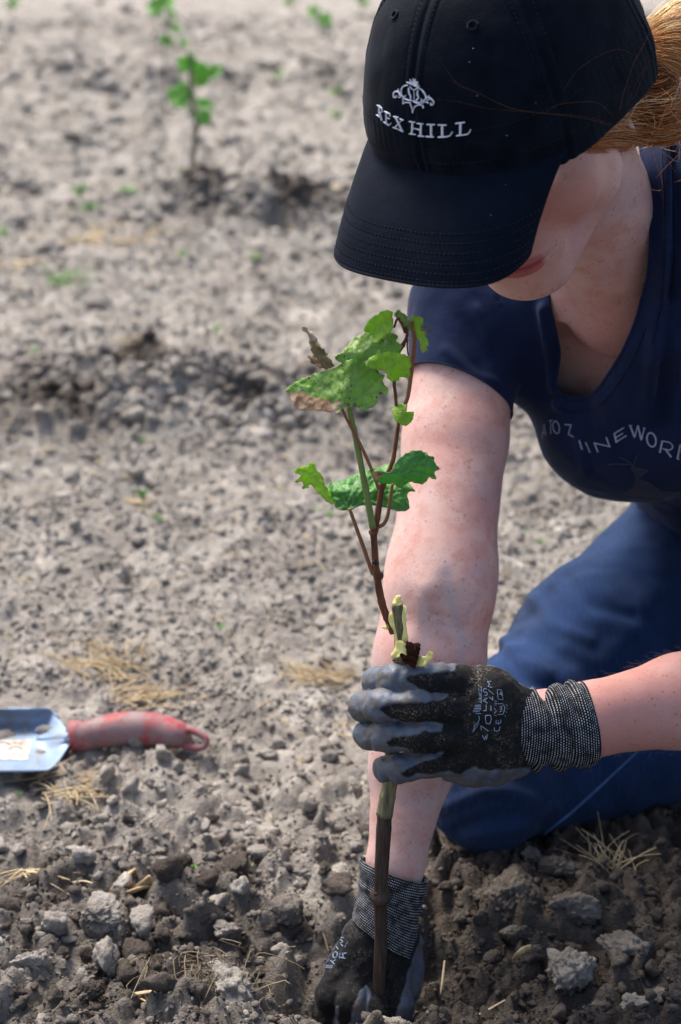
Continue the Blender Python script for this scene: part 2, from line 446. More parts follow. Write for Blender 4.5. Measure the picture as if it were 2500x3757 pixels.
n.bump(n.math('ADD', n.noise(c, 900, 2), n.math('MULTIPLY', coat, n.noise(c, 150, 4))), .45, .0009); M['glove'] = n.m

n = NT('cuff_knit', .9, .15); uvn = n.node('ShaderNodeUVMap').outputs[0]; sp = n.node('ShaderNodeSeparateXYZ'); n.t.links.new(uvn, sp.inputs[0])
wob_ = n.math('MULTIPLY', n.math('SUBTRACT', n.noise(n.coord(), 55, 2), .5), 1.0)
U_, V_ = sp.outputs[0], n.math('ADD', sp.outputs[1], wob_)     # uv in stitches: u round the wrist, v along it
fu = n.math('ABSOLUTE', n.math('SUBTRACT', n.math('FRACT', n.math('ADD', U_, n.math('MULTIPLY', n.math('FLOOR', V_), .5))), .5)); fv = n.math('ABSOLUTE', n.math('SUBTRACT', n.math('FRACT', V_), .5))
du = n.math('MULTIPLY', n.ramp(fu, [(.20, 1), (.36, 0)]), n.ramp(fv, [(.12, 1), (.26, 0)]))
spk = n.math('MULTIPLY', du, n.ramp(n.noise(n.coord(), 160, 3), [(.34, .2), (.58, 1)]))
cb = n.mix(n.ramp(n.noise(n.coord(), 60, 4), [(.5, 0), (.7, .4)]), (.0040, .0046, .0070), (.060, .050, .038))
n.set('Base Color', n.mix(spk, cb, (.66, .68, .74)))
n.bump(n.math('ADD', du, n.math('MULTIPLY', n.ramp(fv, [(0, 1), (.5, 0)]), .7)), .8, .0010); M['cuff'] = n.m

def leaf_mat(name, a, b, vein, spots=0.0, trans=.35):
    n = NT(name, .42, .4); c = n.coord()
    col = n.mix(n.ramp(n.noise(c, 45, 4), [(.35, 0), (.68, 1)]), a, b)
    col = n.mix(n.math('MULTIPLY', n.attr('vein'), .75), col, vein)
    if spots: col = n.mix(n.math('MULTIPLY', n.math('MULTIPLY', n.ramp(n.voro(c, 330), [(.16, 1), (.36, 0)]), n.ramp(n.noise(c, 55, 3), [(.46, 0), (.60, 1)])), spots), col, (.060, .040, .022))
    burn = n.mix(n.ramp(n.noise(c, 90, 5, .7), [(.35, 0), (.65, 1)]), (.60, .43, .27), (.28, .135, .065))
    burn = n.mix(n.ramp(n.noise(c, 38, 3), [(.5, 0), (.7, 1)]), burn, (.78, .66, .52))
    col = n.mix(n.attr('burn'), col, burn)
    n.set('Base Color', col)
    h = n.math('ADD', n.math('MULTIPLY', n.attr('vein'), -1.2), n.math('MULTIPLY', n.voro(c, 230, 'SMOOTH_F1'), 1.0))
    n.bump(h, .55, .0016)
    tr = n.node('ShaderNodeBsdfTranslucent'); n.t.links.new(col, tr.inputs[0])
    ms = n.node('ShaderNodeMixShader'); ms.inputs[0].default_value = trans
    out = next(x for x in n.n if x.type == 'OUTPUT_MATERIAL')
    n.t.links.new(n.b.outputs[0], ms.inputs[1]); n.t.links.new(tr.outputs[0], ms.inputs[2]); n.t.links.new(ms.outputs[0], out.inputs[0])
    return n.m
M['leaf'] = leaf_mat('vine_leaf', (.180, .420, .055), (.280, .560, .085), (.160, .300, .110))
M['leafspot'] = leaf_mat('spotted_vine_leaf', (.210, .430, .065), (.400, .600, .150), (.36, .50, .22), .95, .45)
M['leafdark'] = leaf_mat('dark_vine_leaf', (.100, .340, .065), (.170, .470, .105), (.25, .50, .18), 0, .45)
M['leafyoung'] = leaf_mat('young_vine_leaf', (.360, .620, .045), (.470, .740, .070), (.50, .72, .16), 0, .55)
M['leafdry'] = leaf_mat('withered_vine_leaf', (.120, .130, .040), (.200, .150, .070), (.30, .24, .14), .9, .25)

def bark(name, a, b, sc=60, rough=.6, stretch=(1, 1, .12)):
    n = NT(name, rough, .3); c = n.coord('Object', stretch)
    n.set('Base Color', n.mix(n.ramp(n.noise(c, sc * 8, 4, .6), [(.35, 0), (.68, 1)]), a, b)); n.bump(n.noise(c, sc * 8, 4), .6, .0012); return n.m
M['cane'] = bark('brown_cane', (.095, .030, .016), (.240, .090, .042), 40)
M['root'] = bark('dark_rootstock', (.026, .017, .014), (.085, .054, .042), 40)
M['greenwood'] = bark('green_wood', (.080, .068, .040), (.300, .270, .150), 40)
M['petgreen'] = bark('green_petiole', (.150, .220, .060), (.230, .280, .085), 20)
M['petred'] = bark('red_petiole', (.300, .085, .058), (.260, .150, .065), 20)
M['wax'] = NT('yellow_wax', .45, .4).set('Base Color', (.84, .72, .24)).set('Subsurface Weight', .2).set('Subsurface Scale', .003).m
n = NT('brown_callus', .95, .1); c = n.coord(); n.set('Base Color', n.mix(n.noise(c, 400, 4), (.020, .008, .005), (.085, .030, .018))); n.bump(n.noise(c, 500, 5, .7), 1, .002); M['callus'] = n.m

def simple(name, a, b, sc, rough=.6, bd=.001, detail=4):
    n = NT(name, rough, .3); c = n.coord(); f = n.noise(c, sc, detail, .6)
    n.set('Base Color', n.mix(n.ramp(f, [(.35, 0), (.68, 1)]), a, b)); n.bump(n.noise(c, sc * 3, 3), .4, bd); return n.m
M['straw'] = simple('dry_straw', (.420, .310, .170), (.600, .480, .300), 60)
M['strawdull'] = simple('old_straw', (.150, .115, .070), (.300, .235, .150), 60)
M['husk'] = simple('dry_husk', (.55, .42, .24), (.36, .22, .10), 90)
M['weed'] = simple('weed_leaf', (.110, .260, .050), (.200, .380, .090), 80)
M['bgleaf'] = leaf_mat('far_vine_leaf', (.170, .470, .060), (.280, .620, .110), (.22, .42, .12), 0, .5)
M['bgstem'] = bark('far_vine_stem', (.085, .070, .055), (.200, .170, .130), 10)
n = NT('trowel_steel', .38, .5); c = n.coord(); f = n.noise(c, 28, 5, .65)
n.set('Base Color', n.mix(n.ramp(f, [(.45, 0), (.72, 1)]), (.240, .330, .470), (.230, .215, .200))).set('Metallic', .35)
n.set('Roughness', n.ramp(f, [(.3, .35), (.7, .75)])); n.bump(n.noise(c, 200, 4), .15, .001); M['steel'] = n.m
n = NT('red_rubber_grip', .6, .35); c = n.coord(); f = n.noise(c, 33, 5, .68)
n.set('Base Color', n.mix(n.ramp(f, [(.36, 0), (.55, 1)]), (.360, .022, .030), (.250, .160, .160))); n.bump(n.noise(c, 250, 4), .3, .001); M['redgrip'] = n.m
n = NT('paper_label', .8, .2); c = n.coord(); n.set('Base Color', n.mix(n.ramp(n.noise(c, 70, 5, .7), [(.45, 0), (.6, 1)]), (.62, .58, .52), (.40, .32, .25))); M['paper'] = n.m
M['labelink'] = simple('label_ink', (.12, .10, .09), (.22, .19, .16), 100)

n = NT('hair', .42, .25); c = n.attr('tone')
n.set('Base Color', n.ramp(c, [(0, (.045, .012, .004)), (.35, (.290, .070, .017)), (.7, (.680, .250, .065)), (1, (.960, .760, .440))]))
M['hair'] = n.m
M['armhair'] = NT('fine_arm_hair', .5, .2).set('Base Color', (.50, .33, .20)).m
M['scalp'] = simple('hair_mass', (.070, .028, .013), (.160, .066, .028), 200)
M['iris'] = NT('grey_blue_iris', .25, .5).set('Base Color', (.03, .045, .06)).m
M['eye'] = NT('eye_white', .2, .5).set('Base Color', (.75, .72, .68)).m
# ------------------------------------------------------------------ the ground
MOUNDS = [  # x, y, sx, sy, height, wetness
    (0.03, 1.255, .085, .065, -.055, .9), (-.10, 1.16, .14, .07, .020, .55), (.16, 1.14, .16, .06, .022, .5),
    (.28, 1.34, .22, .12, .012, .85), (-.13, 1.34, .16, .13, .016, .25), (-.24, 1.14, .10, .05, -.006, .8)]
def _gp(px, py, Z=0.0):
    d = FW + (px - 1250) / FPX * RT - (py - 1878.5) / FPX * UP
    return CC + d * ((Z - CAMH) / d[2])
for px, py, sx, sy, h, wt in [(430, 1400, .17, .10, .036, .95), (900, 1500, .20, .10, .044, .95), (200, 1560, .22, .10, .030, .9), (760, 1450, .12, .06, .026, .9),
                              (680, 785, .15, .10, .055, 1.0), (1050, 800, .20, .14, .050, .7), (560, 1290, .2, .1, .014, .2),
                              (300, 335, .30, .25, .05, .6), (1180, 305, .3, .3, .06, .6), (1250, 430, .3, .25, .05, .5), (250, 580, .4, .25, .04, .35), (150, 320, .3, .2, .04, .5)]:
    g = _gp(px, py); MOUNDS.append((g[0], g[1], sx, sy, h, wt))
for px, py, sx, sy, h, wt in [(620, 1500, .50, .15, .012, .85), (1080, 1520, .22, .12, .012, .5), (1020, 805, .40, .16, .03, .8), (1900, 1500, .3, .12, .01, .3), (330, 470, .5, .2, .03, .45), (900, 210, 1.0, .3, .03, .5), (900, 330, 1.2, .25, .04, .5), (300, 130, 1.0, .3, .04, .45)]:
    g = _gp(px, py); MOUNDS.append((g[0], g[1], sx, sy, h, wt))
PITS = [(475, 1425, .036, .060), (870, 1530, .050, .065), (340, 1585, .034, .045), (1060, 1480, .03, .04), (180, 1500, .03, .04), (560, 1480, .03, .04), (790, 1420, .025, .03), (650, 1560, .02, .03), (330, 1530, .02, .03), (1020, 850, .05, .05),
        (300, 330, .07, .08), (1185, 310, .08, .08), (345, 585, .06, .05), (290, 25, .12, .15), (1000, 1590, .025, .03), (480, 2110, .012, .02)]
PITW = [(*_gp(a, b)[:2], r, d) for a, b, r, d in PITS]
def base_h(x, y):
    z = np.zeros_like(x)
    for mx, my, sx, sy, h, _ in MOUNDS: z = z + h * np.exp(-((x - mx) / sx) ** 2 - ((y - my) / sy) ** 2)
    P = np.stack([x, y, 0 * x], -1)
    z = z + .010 * vnoise(P * 3.1, 3) + .006 * vnoise(P * 8.3, 4)
    wx_ = x + .022 * vnoise(P * 24, 61) + .012 * vnoise(P * 60, 62); wy_ = y + .030 * vnoise(P * 20, 63) + .014 * vnoise(P * 55, 64)
    for mx, my, r, d in PITW: z = z - .8 * d * np.exp(-(((wx_ - mx) ** 2 + ((wy_ - my) / 1.1) ** 2) / r ** 2) ** 1.5)
    return z
def wet_and_shade(x, y):
    wv = np.zeros_like(x)
    for mx, my, sx, sy, h, t in MOUNDS: wv = np.maximum(wv, t * np.exp(-((x - mx) / (sx * 1.15)) ** 2 - ((y - my) / (sy * 1.2)) ** 2))
    for mx, my, r, d in PITW: wv = np.maximum(wv, .75 * np.exp(-((x - mx) ** 2 + (y - my) ** 2) / (r * 1.1) ** 2))
    wv = wv * (.62 + .45 * vnoise(np.stack([x * 9, y * 5, 0 * x], -1), 12))
    near = sstep(1.74, 1.25, y + .06 * vnoise(np.stack([x * 6, y * 6, 0 * x], -1), 9))     # soil turned over round the planting hole
    side = sstep(.0, .20, x) * sstep(1.95, 1.50, y) * .80  # kneeling body's shadow on the right, put into the soil colour as extra wetness
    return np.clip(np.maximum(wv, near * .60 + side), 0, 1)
def rough_amp(x, y): return .80 + 1.0 * np.clip(wet_and_shade(x, y) * 1.5, 0, 1)
def ground_h(x, y):
    x = np.asarray(x, float); y = np.asarray(y, float)
    P = np.stack([x, y, 0 * x], -1); a = rough_amp(x, y)
    far = 1 + .14 * np.clip(y - 2, 0, 6)
    wx = x + .012 * vnoise(P * 30, 21); wy = y + .012 * vnoise(P * 30, 22)
    d1, i1 = worley2(np.stack([wx, wy], -1) / (.040), 31); d2, i2 = worley2(np.stack([wx, wy], -1) / .017, 32)
    z = base_h(x, y) + a * (.011 * (sstep(.75, .1, d1) * (.3 + i1) - .35) + .0055 * (sstep(.75, .1, d2) * (.3 + i2) - .35))
    d3, i3 = worley2(np.stack([wx, wy], -1) / .13, 33)
    z = z + far * .010 * a * (sstep(.8, .15, d3) * i3 - .2)
    return z + a * .0035 * fbm(P * 75, 3, 41) + far * .004 * fbm(P * 14, 3, 45)
NY, NX = 780, 560
Yr = 1.02 * (11.5 / 1.02) ** np.linspace(0, 1, NY - 8); Yr = np.concatenate([[-30, -3, .3], Yr, [16, 30, 60, 130, 260]])
sx_ = np.linspace(-1, 1, NX - 12); sx_ = np.concatenate([[-140, -40, -12, -5, -2.4, -1.4], sx_, [1.4, 2.4, 5, 12, 40, 140]])
half = np.where((Yr > .9) & (Yr < 12), .33 * Yr + .12, np.clip(.33 * np.abs(Yr) + .12, .4, 4.0))
gx = half[:, None] * sx_[None, :]; gy = np.repeat(Yr[:, None], NX, 1)
gz = ground_h(gx, gy); fade_ = sstep(1.35, 1.02, np.abs(sx_))[None, :] * ((Yr > .9) & (Yr < 12))[:, None]
gz = gz * np.maximum(fade_, .12)
GV = np.stack([gx, gy, gz], -1).reshape(-1, 3); GF = grid_faces(len(Yr), NX)
if (np.cross(GV[GF[0, 1]] - GV[GF[0, 0]], GV[GF[0, 2]] - GV[GF[0, 0]]))[2] < 0: GF = GF[:, ::-1].copy()
d1_, i1_ = worley2(GV[:, :2] / .017, 32)
wet_shade_ = wet_and_shade(GV[:, 0], GV[:, 1]); cav = .5 + .25 * vnoise(GV * 23, 51) + .18 * (i1_ - .5)
mk('ground', GV, GF, M['soil'], attrs={'wet': wet_shade_, 'tint': cav}, kind='structure')

# ------------------------------------------------------------------ clods
def ico(sub):
    bm = bmesh.new(); bmesh.ops.create_icosphere(bm, subdivisions=sub, radius=1); bm.verts.ensure_lookup_table()
    V = np.array([v.co[:] for v in bm.verts]); F = np.array([[v.index for v in f.verts] for f in bm.faces]); bm.free(); return V, F
ICO = {k: ico(k) for k in (1, 2, 3, 4, 5)}
def clod_shape(sub, seed, angular=.92, lump=.4):
    V, F = ICO[sub]; r = np.random.default_rng(seed); D = V.copy(); lo_, hi_ = (.34, .72) if sub <= 3 else (.42, .80)
    rr = 1 + lump * fbm(D * 1.3 + seed * 3.1, 3, seed % 97) * .6
    for _ in range(9):
        nv = nrm(r.normal(size=3)); o = r.uniform(lo_, hi_); dd = (D @ nv) * rr
        over = np.maximum(dd - o, 0); rr = np.where(D @ nv > .05, rr - angular * over / np.maximum(D @ nv, .2), rr)
    rr = rr + (.13 if sub >= 3 else .15) * fbm(D * 2.7 + seed, 4, seed % 89 + 5, .65)
    if sub >= 4:
        dd, _ = worley2(np.stack([np.arctan2(D[:, 1], D[:, 0]) * 2.4, D[:, 2] * 3.2], -1), seed % 71)
        rr = rr - .022 * sstep(.25, .75, dd) + .040 * fbm(D * 9 + seed, 4, seed % 67, .6)
    P = D * rr[:, None] * np.array([1, r.uniform(.7, .95), r.uniform(.55, .8)])
    return P, F
def rotz(a): return np.array([[np.cos(a), -np.sin(a), 0], [np.sin(a), np.cos(a), 0], [0, 0, 1]])
HEROES = [  # photo px, py, width in px, kind of label, wetness, tint
 (1459, 3735, 235, 'pale flat-topped clod lying right in front of the planted cane', .05, .75),
 (1880, 3330, 215, 'broad brown clod below the knee, left of the largest boulder-like clod', .75, .55),
 (1904, 3416, 128, 'small rounded clod tucked under the broad brown clod', .7, .6),
 (2095, 3363, 200, 'tall blocky clod, highest of the clods beneath the dry grass tuft', .65, .55),
 (2043, 3226, 140, 'slate-dark blocky clod just below the jeans', .7, .45),
 (1947, 3166, 88, 'small grey clod wedged against the kneeling leg', .55, .55),
 (1842, 3160, 130, 'dark flattish clod under the hem of the jeans', .85, .4),
 (2282, 3512, 180, 'large sloping clod on the right, below the dry grass tuft', .6, .55),
 (2100, 3622, 182, 'wedge-shaped clod with a pale crumbling top', .55, .65),
 (2320, 3720, 125, 'crumbly brown clod at the lower right edge of the photo', .45, .75),
 (2411, 3679, 95, 'rounded clod beside the crumbly one in the lower right corner', .6, .55),
 (1980, 3488, 98, 'small domed clod above the wedge-shaped one', .6, .6),
 (1655, 3640, 110, 'dark crumbly clod right of the lower glove', .85, .5),
 (1690, 3190, 110, 'brown clod just right of the lower glove cuff', .8, .45),
 (1057, 3345, 145, 'rounded dark brown clod left of the lower glove cuff', .6, .5),
 (1110, 3205, 150, 'brown clod above the rounded one, left of the bare wrist', .55, .5),
 (865, 3240, 165, 'blackish clod with a shaded hollow under it', .75, .35),
 (949, 3145, 92, 'flat grey clod above the blackish clod', .25, .65),
 (1134, 3075, 85, 'small rounded clod left of the bare forearm', .35, .6),
 (811, 3065, 80, 'upright small clod on the loose crumbs', .2, .65),
 (574, 3120, 72, 'small angular clod right of the pale straw husk', .2, .65),
 (788, 3365, 105, 'pale grey slab-like clod with a smooth sloping face', .05, .95),
 (827, 3440, 140, 'mid-grey clod leaning against the pale slab', .3, .55),
 (1075, 3340, 60, 'little crumb-covered clod beside the rounded brown one', .5, .6),
 (375, 3440, 168, 'big rough clod in the middle of the left foreground', .2, .55),
 (520, 3448, 98, 'pale-topped small clod right of the big rough clod', .15, .75),
 (100, 3580, 190, 'largest clod in the lower left corner', .12, .62),
 (390, 3575, 120, 'crumbling light clod below the big rough clod', .15, .65),
 (200, 3470, 110, 'low grey clod between the two big left clods', .2, .6),
 (842, 3672, 225, 'root-laced clod near the bottom edge, left of the glove', .35, .5),
 (330, 3690, 130, 'dark brown damp clod at the bottom edge', .9, .45),
 (60, 3690, 110, 'brown damp clod in the extreme bottom left', .9, .5)]
for k, (px, py, wpx, lab, wt, tn) in enumerate(HEROES):
    g = _gp(px, py, .008); z = (g - CC) @ FW; r = wpx * (1.14 if px > 1600 else 1) / FPX * z * .5
    P, F = clod_shape(5 if wpx > 120 else 4, 300 + k * 7); P = P @ rotz(k * 1.7).T
    wt = max(wt, .32) * (.92 if px > 1600 else 1); tn = .30 + .42 * tn; ext = np.abs(P[:, 0]).max(); P = P * (r / ext)
    P[:, 2] *= 1.12
    x, y = g[0], g[1] + r * .15; zz = float(base_h(np.array([x]), np.array([y]))[0]); bot = P[:, 2].min()
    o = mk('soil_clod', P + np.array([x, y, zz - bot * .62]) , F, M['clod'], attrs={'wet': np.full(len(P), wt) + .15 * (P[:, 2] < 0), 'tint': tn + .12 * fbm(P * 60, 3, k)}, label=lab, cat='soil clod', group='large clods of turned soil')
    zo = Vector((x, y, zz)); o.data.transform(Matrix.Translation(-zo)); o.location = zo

# medium clods: single objects sharing a few meshes
protoM = []
for k in range(14):
    P, F = clod_shape(3, 500 + k * 5); P = P / np.abs(P[:, :2]).max()
    for wt, tn in ((.12, .6), (.75, .5)):
        me_o = mk('soil_clod', P, F, M['clod'], attrs={'wet': np.full(len(P), wt), 'tint': tn + .12 * fbm(P * 3, 2, k)}); protoM.append((wt, me_o.data)); bpy.data.objects.remove(me_o)
r_ = np.random.default_rng(5); cnt = 0; used = [(_gp(h[0], h[1])[:2], h[2] / FPX * 1.5 * .5) for h in HEROES]
TROWEL_X = (-.50, -.08)
while cnt < 190:
    px, py = r_.uniform(0, 2500), 3757 - 1050 * r_.uniform(0, 1) ** 1.5
    g = _gp(px, py); rad_ = r_.uniform(.0058, .0125) * (1.25 if py > 3200 else 1)
    if any(np.hypot(*(g[:2] - u[0])) < (u[1] + rad_) * .85 for u in used): continue
    if 1640 < px and py < 3080: continue
    if abs(g[0] - .035) < .075 and 1.18 < g[1] < 1.33: continue
    if -.52 < g[0] < -.10 and 1.74 < g[1] < 1.93: continue
    used.append((g[:2], rad_)); wv = float(wet_and_shade(g[:1], g[1:2])[0])
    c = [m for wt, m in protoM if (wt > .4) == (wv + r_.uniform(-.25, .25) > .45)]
    o = bpy.data.objects.new('soil_clod', c[r_.integers(len(c))]); COL.objects.link(o)
    o.scale = [rad_ * r_.uniform(.85, 1.15) for _ in range(3)]; o.rotation_euler = (r_.uniform(-.4, .4), r_.uniform(-.4, .4), r_.uniform(0, 6.3))
    o.location = (g[0], g[1], float(ground_h(g[:1], g[1:2])[0]) + rad_ * .25)
    wetl = 'damp' if c[0] in [m for wt, m in protoM if wt > .4] else 'dry'
    zone = ('right of the stem, under the kneeling knee' if px > 1600 else 'near the bottom edge, left of the stem' if py > 3560 else 'just left of the lower glove and forearm' if px > 930 else 'below the trowel, in the left foreground' if px > 420 else 'by the left edge, below the trowel')
    tagp(o, label='small %s lump of soil %s' % ('damp brown' if wetl == 'damp' else 'dry grey', zone), cat='soil clod', group='small %s lumps %s' % (wetl, zone))
    cnt += 1

# loose crumbs: one mass
def crumbs(n, ylo, yhi, rlo, rhi, sub, seed, smooth=False, spots=None):
    r = np.random.default_rng(seed)
    protos = [clod_shape(sub, seed + 11 * k) for k in range(16)]
    y = ylo * (yhi / ylo) ** r.uniform(0, 1, n); x = np.sign(r.uniform(-1, 1, n)) * r.uniform(0, 1, n) * (.215 * y + .04) * np.where(r.uniform(0, 1, n) < .72, 1, 1.6)
    rr = rlo * (rhi / rlo) ** (r.uniform(0, 1, n) ** 1.7) * (1 + .40 * np.clip(y - 1.8, 0, 9))
    keep = vnoise(np.stack([x * 14, y * 14, 0 * x], -1), seed) + .35 * vnoise(np.stack([x * 45, y * 45, 0 * x], -1), seed + 1) > r.uniform(-1.1, .55, n)
    x, y, rr = x[keep], y[keep], rr[keep]; n = len(x)
    if spots:
        L_ = []
        for px, py, sx, sy, m, a, b in spots:
            g = _gp(px, py); L_.append(np.stack([g[0] + r.normal(0, sx, m), g[1] + r.normal(0, sy, m), a * (b / a) ** (r.uniform(0, 1, m) ** 1.6)], 1))
        x, y, rr = np.concatenate(L_).T; n = len(x)
    q_ = pj(np.stack([x, y, 0 * x], -1)); ok_ = ~((q_[:, 0] < 262) & (q_[:, 1] > 2585) & (q_[:, 1] < 2850)); x, y, rr = x[ok_], y[ok_], rr[ok_]; n = len(x)      # nothing lies on the trowel blade
    z = ground_h(x, y) + rr * r.uniform(-.1, .45, n)
    wv = np.clip(wet_and_shade(x, y) + r.normal(0, .10, n), 0, 1); tn = np.clip(r.normal(.56, .17, n), .1, 1.0)
    Vs, Fs, W, T = [], [], [], []; off = 0; pid = r.integers(0, 16, n)
    for p in range(16):
        P, F = protos[p]; I = np.where(pid == p)[0]; m = len(I)
        a = r.uniform(0, 6.28, m); ca, sa = np.cos(a), np.sin(a); t = r.uniform(-.5, .5, m); ct, st = np.cos(t), np.sin(t)
        Q = P[None] * r.uniform(.75, 1.2, (m, 1, 3)) * rr[I][:, None, None]
        y1 = Q[..., 1] * ct[:, None] - Q[..., 2] * st[:, None]; z1 = Q[..., 1] * st[:, None] + Q[..., 2] * ct[:, None]
        X = Q[..., 0] * ca[:, None] - y1 * sa[:, None] + x[I][:, None]; Y = Q[..., 0] * sa[:, None] + y1 * ca[:, None] + y[I][:, None]
        Vs.append(np.stack([X, Y, z1 + z[I][:, None]], -1).reshape(-1, 3))
        Fs.append((F[None] + (np.arange(m) * len(P))[:, None, None]).reshape(-1, 3) + off); off += m * len(P)
        W.append(np.repeat(wv[I], len(P))); T.append(np.repeat(tn[I], len(P)))
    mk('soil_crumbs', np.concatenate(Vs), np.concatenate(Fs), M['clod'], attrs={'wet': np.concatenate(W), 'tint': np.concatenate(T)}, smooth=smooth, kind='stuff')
crumbs(10500, 1.12, 2.4, .0022, .0078, 2, 900)
crumbs(52000, 1.12, 3.0, .0010, .0036, 1, 1300)
crumbs(33000, 1.7, 4.6, .0022, .0078, 1, 1700)
crumbs(11500, 3.6, 9.8, .0030, .0090, 1, 2100)
crumbs(700, 1.9, 8.5, .008, .019, 2, 2500)
crumbs(10, 2, 4, .01, .02, 2, 2900, spots=[(250, 1480, .14, .09, 420, .005, .020), (560, 1450, .14, .09, 420, .005, .020), (900, 1520, .16, .09, 460, .005, .022), (1100, 1540, .10, .08, 160, .005, .016), (690, 770, .17, .11, 260, .009, .030), (1080, 815, .20, .12, 260, .009, .034), (560, 1250, .3, .15, 160, .006, .016),
    (300, 340, .5, .3, 160, .014, .045), (1150, 320, .5, .3, 160, .014, .045), (650, 130, 1.6, .6, 240, .02, .06), (500, 590, .9, .25, 160, .010, .030), (2300, 1450, .4, .2, 200, .006, .018)])
# ------------------------------------------------------------------ leaves and the planted vine
def z2(u, v): return (1000 + u * .6378, 1100 + v * .6378)
def leaf_from_outline(name, outline, zf, mat, parent, veins=(), burn=None, step=4.2, teeth=5.0, tper=26.0, rug=.0012, vw=3.2, seed=0, ztp=None):
    """outline in the detail picture's pixels; zf(px,py) gives the depth of the curved blade. Double-sided shell with thickness."""
    O = np.array([z2(*p) for p in outline]); Oc = spline(np.vstack([O, O[:1]]), len(O) * 10)[:-1]
    d = np.linalg.norm(np.diff(np.vstack([Oc, Oc[:1]]), axis=0), axis=1); cl = np.concatenate([[0], np.cumsum(d)]); L = cl[-1]
    m = int(L / 5.5); t = np.linspace(0, L, m, endpoint=False); Q = np.stack([np.interp(t, cl, np.append(Oc[:, i], Oc[0, i])) for i in (0, 1)], 1)
    tg = nrm(np.roll(Q, -1, 0) - np.roll(Q, 1, 0)); no = np.stack([tg[:, 1], -tg[:, 0]], 1)
    ar = .5 * np.sum(Q[:, 0] * np.roll(Q[:, 1], -1) - np.roll(Q[:, 0], -1) * Q[:, 1]); no = no if ar > 0 else -no
    r = np.random.default_rng(seed + 3); nt = max(4, int(L / tper)); ph = np.cumsum(r.uniform(.7, 1.3, nt)); ph = np.concatenate([[0], ph]) / ph[-1] * L
    k = np.clip(np.searchsorted(ph, t, 'right') - 1, 0, nt - 1); f = (t - ph[k]) / (ph[k + 1] - ph[k]); amp = r.uniform(.4, 1.2, nt)[k]
    Q = Q + no * (teeth * amp * (np.where(f < .7, f / .7, (1 - f) / .3) - .45))[:, None]
    lo, hi = Q.min(0), Q.max(0); hx = np.arange(lo[0], hi[0], step); pts = []
    for j, yy in enumerate(np.arange(lo[1], hi[1], step * .866)):
        pts.append(np.stack([hx + (j % 2) * step * .5, np.full(len(hx), yy)], 1))
    I = np.concatenate(pts); I = I[inpoly(I, Q) & (dpoly(I, Q) > step * .55)]
    A = np.vstack([Q, I]); nb = len(Q)
    v2, e2, f2, *_ = delaunay_2d_cdt([Vector(p) for p in A], [(i, (i + 1) % nb) for i in range(nb)], [], 1, 1e-4)
    A = np.array([p[:] for p in v2]); F = [tuple(f) for f in f2]
    vn = np.zeros(len(A))
    for ln in veins:
        P = np.array([z2(*p) for p in ln]); P = spline(P, 20) if len(P) > 2 else P
        vn = np.maximum(vn, np.exp(-(dpoly(A, P, False) / vw) ** 2))
    bz = np.zeros(len(A))
    if burn is not None:
        bp = np.array([z2(*p) for p in burn]); bz = sstep(5, -5, spoly(A, bp) + 7 * vnoise(np.stack([A[:, 0] * .07, A[:, 1] * .07, 0 * A[:, 0]], -1), seed))
    edge = sstep(7, 0, dpoly(A, Q)) * (vnoise(np.stack([A[:, 0] * .045, A[:, 1] * .045, 0 * A[:, 0]], -1), seed + 9) > .30)
    bz = np.maximum(bz, edge * .8)
    Z = np.array([zf(p[0], p[1]) for p in A]) + rug * (fbm(np.stack([A[:, 0] * .04, A[:, 1] * .04, 0 * A[:, 0]], -1), 3, seed + 2) - 1.2 * vn * .6)
    V = np.array([unp(p[0], p[1], z) for p, z in zip(A, Z)])
    Ft = np.array(F); N = vnormals(V, Ft); n = len(V)
    th = .00022; Vb = V - N * th
    E = {}
    for f in F:
        for i in range(3): E[(f[i], f[(i + 1) % 3])] = 1
    rim = [(b, a, a + n, b + n) for (a, b) in E if (b, a) not in E]
    return mk(name, np.vstack([V + N * th, Vb]), F + [tuple(i + n for i in f[::-1]) for f in F] + rim, mat, parent, attrs={'vein': np.tile(vn, 2), 'burn': np.tile(bz, 2)})
def stem_z(py):   # the cane stands upright: depth follows from its distance in the field (Y = 1.25)
    v = (py - 1878.5) / FPX; return 1.25 / (CP - v * SP)
def ridge(ax, ay, bx, by, z0, fold, tilt=0.0, bow=0.0):
    """depth of a blade folded along the line a-b; fold: metres per pixel on each side, tilt across, bow along"""
    d = np.array([bx - ax, by - ay], float); L = np.linalg.norm(d); d /= L
    def f(x, y):
        u = ((x - ax) * d[0] + (y - ay) * d[1]) / L; s = (x - ax) * -d[1] + (y - ay) * d[0]
        return z0 + fold * (math.sqrt(s * s + 120) - 11) + tilt * s + bow * u * u
    return f
vine = empty('young_grapevine', unp(1390, 3690, stem_z(3690)), label='young grafted grapevine being planted, gripped by the gloved hand', cat='vine')
def stem(name, pts, r0, r1, mat, dz=0.0, n=26, seg=8, knots=(), wob=.0, detail=True):
    if name in ('shoot', 'petiole'): r0, r1 = r0 * .85, r1 * .85
    """pts in photo pixels (px,py[,dz]) on the cane's upright plane"""
    P = np.array([unp(p[0], p[1], stem_z(p[1]) + dz + (p[2] if len(p) > 2 else 0)) for p in pts]); C = spline(P, n)
    t = np.linspace(0, 1, n); r = r0 + (r1 - r0) * t
    for kt, ka in knots: r = r * (1 + ka * np.exp(-((t - kt) / .022) ** 2))
    r = r * (1 + .05 * vnoise(np.stack([t * 30, 0 * t, 0 * t], -1), int(abs(pts[0][0])) % 50))
    V, F = tube(C, r, seg); return mk(name, V, F, mat, vine)
def z5(u, v): return (1340 + u * .2674, 1850 + v * .2674)
